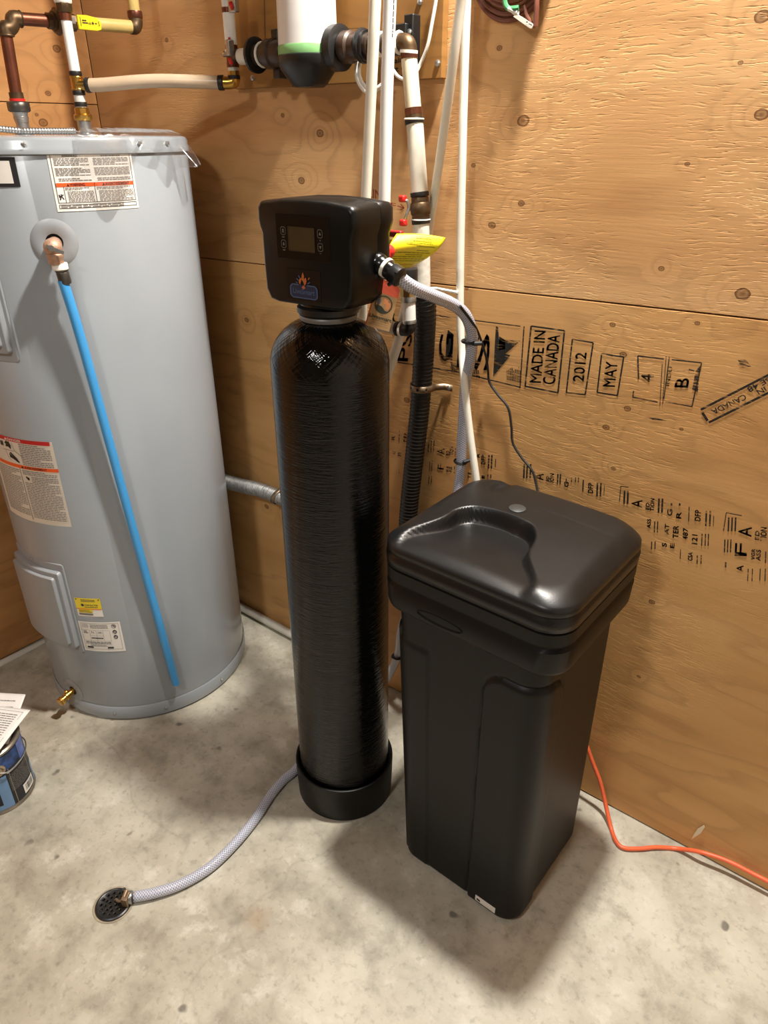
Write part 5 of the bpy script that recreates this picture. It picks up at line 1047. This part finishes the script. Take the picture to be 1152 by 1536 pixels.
# faint oval mark under the skirt on the front face
op = [bin_pt(-0.045+0.050*math.cos(t), -RY-0.0006, Z_SK+0.020+0.010*math.sin(t)) for t in [2*math.pi*k/32 for k in range(33)]]
MB().tube(op, 0.0009, 6, cap=False).build('oval_mark', binm, body)
def lid_h(x, y):
    """top of the lid: crowned, with a hand scoop that opens to the front"""
    ax, ay = abs(x)/RX, abs(y)/RY; e = max(ax, ay); 
    crown = 0.060+0.014*(1-(x/RX)**2)*(1-0.5*(y/RY)**2)+0.008*smooth(-RY, RY*0.4, y)
    dl = x-(-0.118-0.036*smooth(-0.04, -0.15, y)); drt = (0.050+0.012*smooth(0.0, -0.07, y)+0.055*smooth(-0.06, -0.15, y))-x; db = 0.014-0.018*((x+0.035)/0.09)**2-y
    rr_ = 0.030
    dd_ = min(dl, drt, db)
    for (a, b) in ((dl, db), (drt, db)):
        if a < rr_ and b < rr_: dd_ = min(dd_, rr_-math.hypot(rr_-a, rr_-b))
    depth = 0.022*smooth(-RY*0.96, 0.0, y)+0.011
    k = smooth(-0.004, 0.008, dd_); h = crown-depth*k
    # notch at the back left
    nd = math.hypot((x+0.105)/0.020, (y-0.125)/0.040); h -= 0.010*smooth(1.1, 0.5, nd)
    # moulding seam behind the disc
    h -= 0.0012*math.exp(-((y-0.072)/0.003)**2)*smooth(-0.02, 0.0, x)
    return h
def lid_mesh():
    mb = MB(); n, m_ = 180, 56; vs = []; fs = []
    out = [(0.004, 0.0, -0.003), (0.0, 0.0, 0.0)]
    for (z, o_) in ((0.000, -0.005), (0.002, 0.000), (0.022, 0.001), (0.026, -0.0035), (0.029, -0.0035), (0.033, 0.000), (0.046, -0.001)):
        for (x, y, nx, ny) in rrect(RX+o_+0.0015, RY+o_+0.0015, 0.054, n): vs.append(bin_pt(x, y, Z_PART+z))
    rows = 7
    for j in range(m_):
        s = 1-(j+1)/m_
        e = 1-s                               # inset fraction
        sc = max(0.002, s)
        for (x, y, nx, ny) in rrect(RX, RY, 0.054, n):
            X, Y = x*sc, y*sc; t = smooth(0.0, 0.24, e)
            edge = 0.047+(1-(1-min(1, e/0.20))**2.2)*(lid_h(X, Y)-0.047) if e < 0.20 else lid_h(X, Y)
            vs.append(bin_pt(X, Y, Z_PART+edge))
    T = rows+m_
    for j in range(T-1):
        for i in range(n): fs.append((j*n+i, j*n+(i+1) % n, (j+1)*n+(i+1) % n, (j+1)*n+i))
    fs.append(tuple(range((T-1)*n, T*n))); mb.add(vs, fs); return mb
lid = lid_mesh().build('bin_lid', lidm, salt, angle=75)
def on_lid(px, py):
    lo, hi = 0.80, 0.90
    for _ in range(30):
        z = (lo+hi)/2; p = fl(px, py, z); q = bq.transposed() @ (p-BCN); hh = Z_PART+lid_h(q.x, q.y)
        if z < hh: lo = z
        else: hi = z
    return p
dp = on_lid(776, 763); MB().lathe([(0.0165, -0.004), (0.0165, 0.0012), (0.0155, 0.0020), (0.001, 0.0022)], dp, (0, 0, 1), 28).build('lid_disc', mat('grey_disc', (54, 54, 53), 0.5), lid)
sfp = lambda u, v: bin_pt(lerp(0.036, 0.096, u), -0.158, lerp(0.026, 0.041, v))
hx_ = [fl(720, 1333, 0.04), fl(756, 1360, 0.02)]
MB().prism([bin_pt(0.078, -0.1665, 0.024), bin_pt(0.128, -0.1665, 0.024), bin_pt(0.128, -0.1666, 0.040), bin_pt(0.078, -0.1666, 0.040)], (0, 0, 0), bq @ V((0, 0.004, 0))).build('bin_label', M['paper'], body, smooth=False)
I = Ink(lambda u, v: bin_pt(lerp(0.078, 0.128, u), -0.1670, lerp(0.024, 0.040, v))); I.disc(0.12, 0.45, 0.05, 0.2).disc(0.21, 0.40, 0.05, 0.2).rect(0.12, 0.25, 0.21, 0.6); I.build('label_print', M['inkk'], bpy.data.objects['bin_label'])

# ================================================================== FLOOR THINGS
DC = fl(170, 1358); RDR = 0.039
dc = fl(170, 1357, 0.0)
dg = thing('floor_drain', 'round black perforated drain grate set in the concrete floor', 'drain', dc)
cut(floor, MB().cyl(dc+V((0, 0, -0.085)), dc+V((0, 0, 0.02)), RDR-0.003, 40))
grate = MB().lathe([(0.0005, 0.0003), (RDR, 0.0003), (RDR-0.001, 0.003), (RDR-0.004, 0.0045), (RDR-0.006, 0.0030), (0.0005, 0.0030)], dc, n=40).build('grate', mat('black_grate', (30, 30, 30), 0.35, var=0.2), dg)
holes = MB()
for rr_, n_ in ((0.008, 4), (0.0165, 9), (0.0255, 13)):
    for k in range(n_):
        a = 2*math.pi*k/n_+rr_*40; p = dc+V((rr_*math.cos(a), rr_*math.sin(a), 0.0)); holes.cyl(p+V((0, 0, -0.006)), p+V((0, 0, 0.012)), 0.0026, 12)
        MB().torus(p+V((0, 0, 0.0033)), 0.0032, 0.0007, n=12, m=5).build('hole_rim', bpy.data.materials['black_grate'], dg)
cut(grate, holes)
MB().lathe([(RDR+0.005, 0.0002), (RDR+0.004, 0.0014), (RDR+0.001, 0.0014), (RDR, 0.0004)], dc, n=40, cap=False).build('drain_rim', mat('dirty_rim', (150, 138, 118), 0.6, var=0.3), dg)
ck = thing('hose_hook', 'bent metal hook and black stub holding the hose end in the drain grate', 'hook', fl(186, 1350, 0.0))
MB().tube(spline([fl(194, 1338, 0.030), fl(190, 1346, 0.026), fl(184, 1351, 0.018), fl(178, 1352, 0.010), fl(174, 1349, 0.005)], 6), 0.0035, 8).box(fl(188, 1352, 0.016), (0.014, 0.012, 0.024), Matrix.Rotation(0.5, 3, 'Z')).build('hook', M['strap'], ck, bevel=0.001)
MB().cyl(fl(187, 1342, 0.004), fl(186, 1334, 0.028), 0.0042, 10).build('stub', M['rubber'], ck)
# paint can
PC = V((0.517, -0.938, 0)); PR = 0.083; PH = 0.186
can = thing('paint_can', 'dark blue paint can with barcode and wire handle holding loose papers', 'paint can', PC)
MB().lathe([(PR-0.004, 0.0), (PR, 0.001), (PR+0.001, 0.004), (PR-0.001, 0.007), (PR-0.002, 0.010), (PR-0.002, PH-0.012), (PR+0.001, PH-0.008), (PR+0.001, PH-0.003), (PR-0.003, PH), (PR-0.010, PH-0.002), (PR-0.014, PH-0.008), (0.001, PH-0.008)], PC, n=56).build('can_body', mat('tin', (150, 142, 130), 0.35, 0.8, 0.15), can)
def cp_(a, z, o=0.0006): t = math.radians(a); return V((PC.x+(PR-0.002+o)*math.cos(t), PC.y+(PR-0.002+o)*math.sin(t), z))
def wrapn(name, a0, a1, z0, z1, m, o, parent=can): return MB().grid(lambda u, v: cp_(lerp(a0, a1, u), lerp(z0, z1, v), o), 24, 1).build(name, m, parent)
lbl = wrapn('can_label', -175, 175, 0.011, PH-0.012, mat('label_navy', (22, 25, 34), 0.4, var=0.1), 0.0006)
wrapn('blue_panel', -70, 0, 0.012, 0.115, mat('label_blue', (106, 140, 180), 0.4, var=0.08), 0.0010, lbl); wrapn('black_panel', -60, -17, 0.028, 0.098, mat('label_black', (18, 18, 24), 0.4), 0.0014, lbl)
wrapn('photo_panel', -70, 92, 0.128, PH-0.014, mat('label_photo', (36, 66, 120), 0.35, var=0.8, vscale=45), 0.0010, lbl); wrapn('edge_panel', 57, 110, 0.012, 0.075, bpy.data.materials['label_blue'], 0.0010, lbl)
bcd = wrapn('barcode_panel', 22, 52, 0.018, 0.048, M['paper'], 0.0014, lbl)
I = Ink(lambda u, v: cp_(lerp(22, 52, u), lerp(0.018, 0.048, v), 0.0018)); rb = random.Random(8); u = 0.15
while u < 0.85: w = rb.uniform(0.015, 0.05); I.rect(u, 0.2, u+w, 0.85); u += w+rb.uniform(0.02, 0.05)
I.build('barcode', M['inkk'], bcd)
I = Ink(lambda u, v: cp_(lerp(3, 56, u), lerp(0.056, 0.122, v), 0.0012)); I.lines(0, 0.88, 0.8, 1.0, 1, 0.6, 70); I.build('label_heading', M['inkw'], lbl)
I = Ink(lambda u, v: cp_(lerp(3, 56, u), lerp(0.054, 0.116, v), 0.0012)); I.lines(0, 0.0, 1.0, 0.9, 12, 0.35, 71); I.build('small_print', M['inkg'], lbl)
wrapn('drip', 34, 56, 0.125, PH-0.012, mat('pale_blue_paint', (96, 120, 190), 0.35, var=0.3, vscale=60), 0.0016, lbl)
ea_ = cp_(-8, 0.137); er = V((math.cos(math.radians(-8)), math.sin(math.radians(-8)), 0))
MB().lathe([(0.0165, 0.0), (0.0160, 0.003), (0.011, 0.004), (0.0085, 0.002), (0.0085, 0.008), (0.006, 0.010), (0.0005, 0.010)], ea_-er*0.001, er, 24).build('handle_ear', mat('ear_metal', (176, 160, 136), 0.35, 0.7), can)
MB().tube(spline([ea_+er*0.008, cp_(2, 0.130, 0.012), cp_(20, 0.126, 0.007), cp_(45, 0.126, 0.006), cp_(80, 0.122, 0.006), cp_(115, 0.116, 0.007), cp_(150, 0.122, 0.008), cp_(170, 0.134, 0.004)], 6), 0.0018, 8).build('wire_handle', M['steel'], can)
# papers on the can
def paper(name, corners, z, sag, lbl, seed, warp=0.006):
    A, B, C_, D = corners; rnd = random.Random(seed)
    def f(u, v):
        p = V(A).lerp(V(B), u).lerp(V(D).lerp(V(C_), u), v); return p+V((0, 0, warp*math.sin(3.1*u+seed)*math.sin(2.2*v+1)+sag*(u-0.5)))
    o = MB().grid(f, 16, 16).build(name, mat('sheet_paper', (232, 228, 222), 0.6, var=0.02), thick=0.0004, angle=180); tag(o, lbl, 'paper'); return o, (lambda u, v: f(u, v)+V((0, 0, 0.0009)))
tip = fl(46, 1066, 0.214); e1 = (fl(0, 1060, 0.214)-tip).normalized(); e2 = (fl(0, 1133, 0.214)-tip).normalized()
e2 = (e2-e1*e1.dot(e2)).normalized()*0.6+e2*0.4
p1, f1 = paper('instruction_sheet', [tip, tip+e1*0.216, tip+e1*0.216+e2*0.14, tip+e2*0.14], 0.2, 0.0, 'white printed instruction sheet with thin border on the paint can', 1, 0.003)
I = Ink(f1); I.frame(0.06, 0.08, 0.94, 0.92, 0.004, 0.006); I.build('sheet_border', M['inkg'], p1)
I = Ink(f1); I.lines(0.10, 0.14, 0.48, 0.88, 14, 0.35, 81); I.lines(0.52, 0.14, 0.90, 0.88, 14, 0.35, 82); I.build('small_print', M['inkg'], p1)
t2 = fl(39, 1043, 0.206); d1 = (fl(0, 1038, 0.206)-t2).normalized(); d2 = (fl(31, 1064, 0.200)-t2).normalized()
p2, f2 = paper('receipt', [t2, t2+d1*0.11, t2+d1*0.11+d2*0.15-V((0, 0, 0.004)), t2+d2*0.15-V((0, 0, 0.004))], 0.2, 0.0, 'crumpled cream paper slip under the printed sheet on the paint can', 2, 0.004)
I = Ink(f2); I.lines(0.2, 0.25, 0.8, 0.34, 1, 0.25, 83); I.lines(0.2, 0.12, 0.7, 0.20, 1, 0.25, 84); I.build('small_print', M['inkg'], p2)
# orange cord
oc = [bw(868, 1080, 0.03), bw(880, 1118, 0.03), bw(890, 1146, 0.03), bw(900, 1172, 0.032), bw(908, 1205, 0.040), fl(916, 1240, 0.007), fl(924, 1262, 0.006), fl(936, 1272, 0.006), fl(960, 1273, 0.006), fl(985, 1271, 0.006), fl(1015, 1273, 0.006), bw(1050, 1278, 0.022), bw(1090, 1291, 0.014), bw(1130, 1311, 0.012), bw(1160, 1327, 0.012), bw(1230, 1372, 0.015)]
tag(MB().tube(spline(oc, 10), 0.0052, 10).build('extension_cord', mat('orange_cord', (232, 104, 62), 0.4, var=0.04)), 'orange extension cord curving over the floor along the plywood wall', 'cord')
sc_ = [(1056, 1238), (1057, 1241), (1051, 1250), (1042, 1256), (1037, 1259), (1040, 1253), (1046, 1244)]
tag(MB().prism([bw(x, y, 0.004) for x, y in sc_], (0, 0, 0), (0, 0.0015, 0)).build('wood_splinter', mat('pale_splinter', (226, 208, 176), 0.6), smooth=False), 'pale wood splinter standing against the foot of the plywood', 'splinter')

# ================================================================== LAMPS (round ceiling fixtures that carry the two lights)
def lamp(loc, size, lbl):
    t = thing('ceiling_lamp', lbl, 'lamp', (loc.x, loc.y, CEIL)); r_ = size/2
    MB().lathe([(r_+0.012, CEIL), (r_+0.016, CEIL-0.006), (r_+0.016, CEIL-0.050), (r_+0.010, CEIL-0.056), (r_+0.002, CEIL-0.056), (r_+0.001, CEIL-0.040), (0.001, CEIL-0.040)], (loc.x, loc.y, 0), n=40, cap=False).build('housing', M['white'], t)
lamp(LAMP1, 0.12, 'small round white ceiling lamp close to the plywood wall'); lamp(LAMP2, 0.30, 'large round white ceiling lamp in the middle of the room')
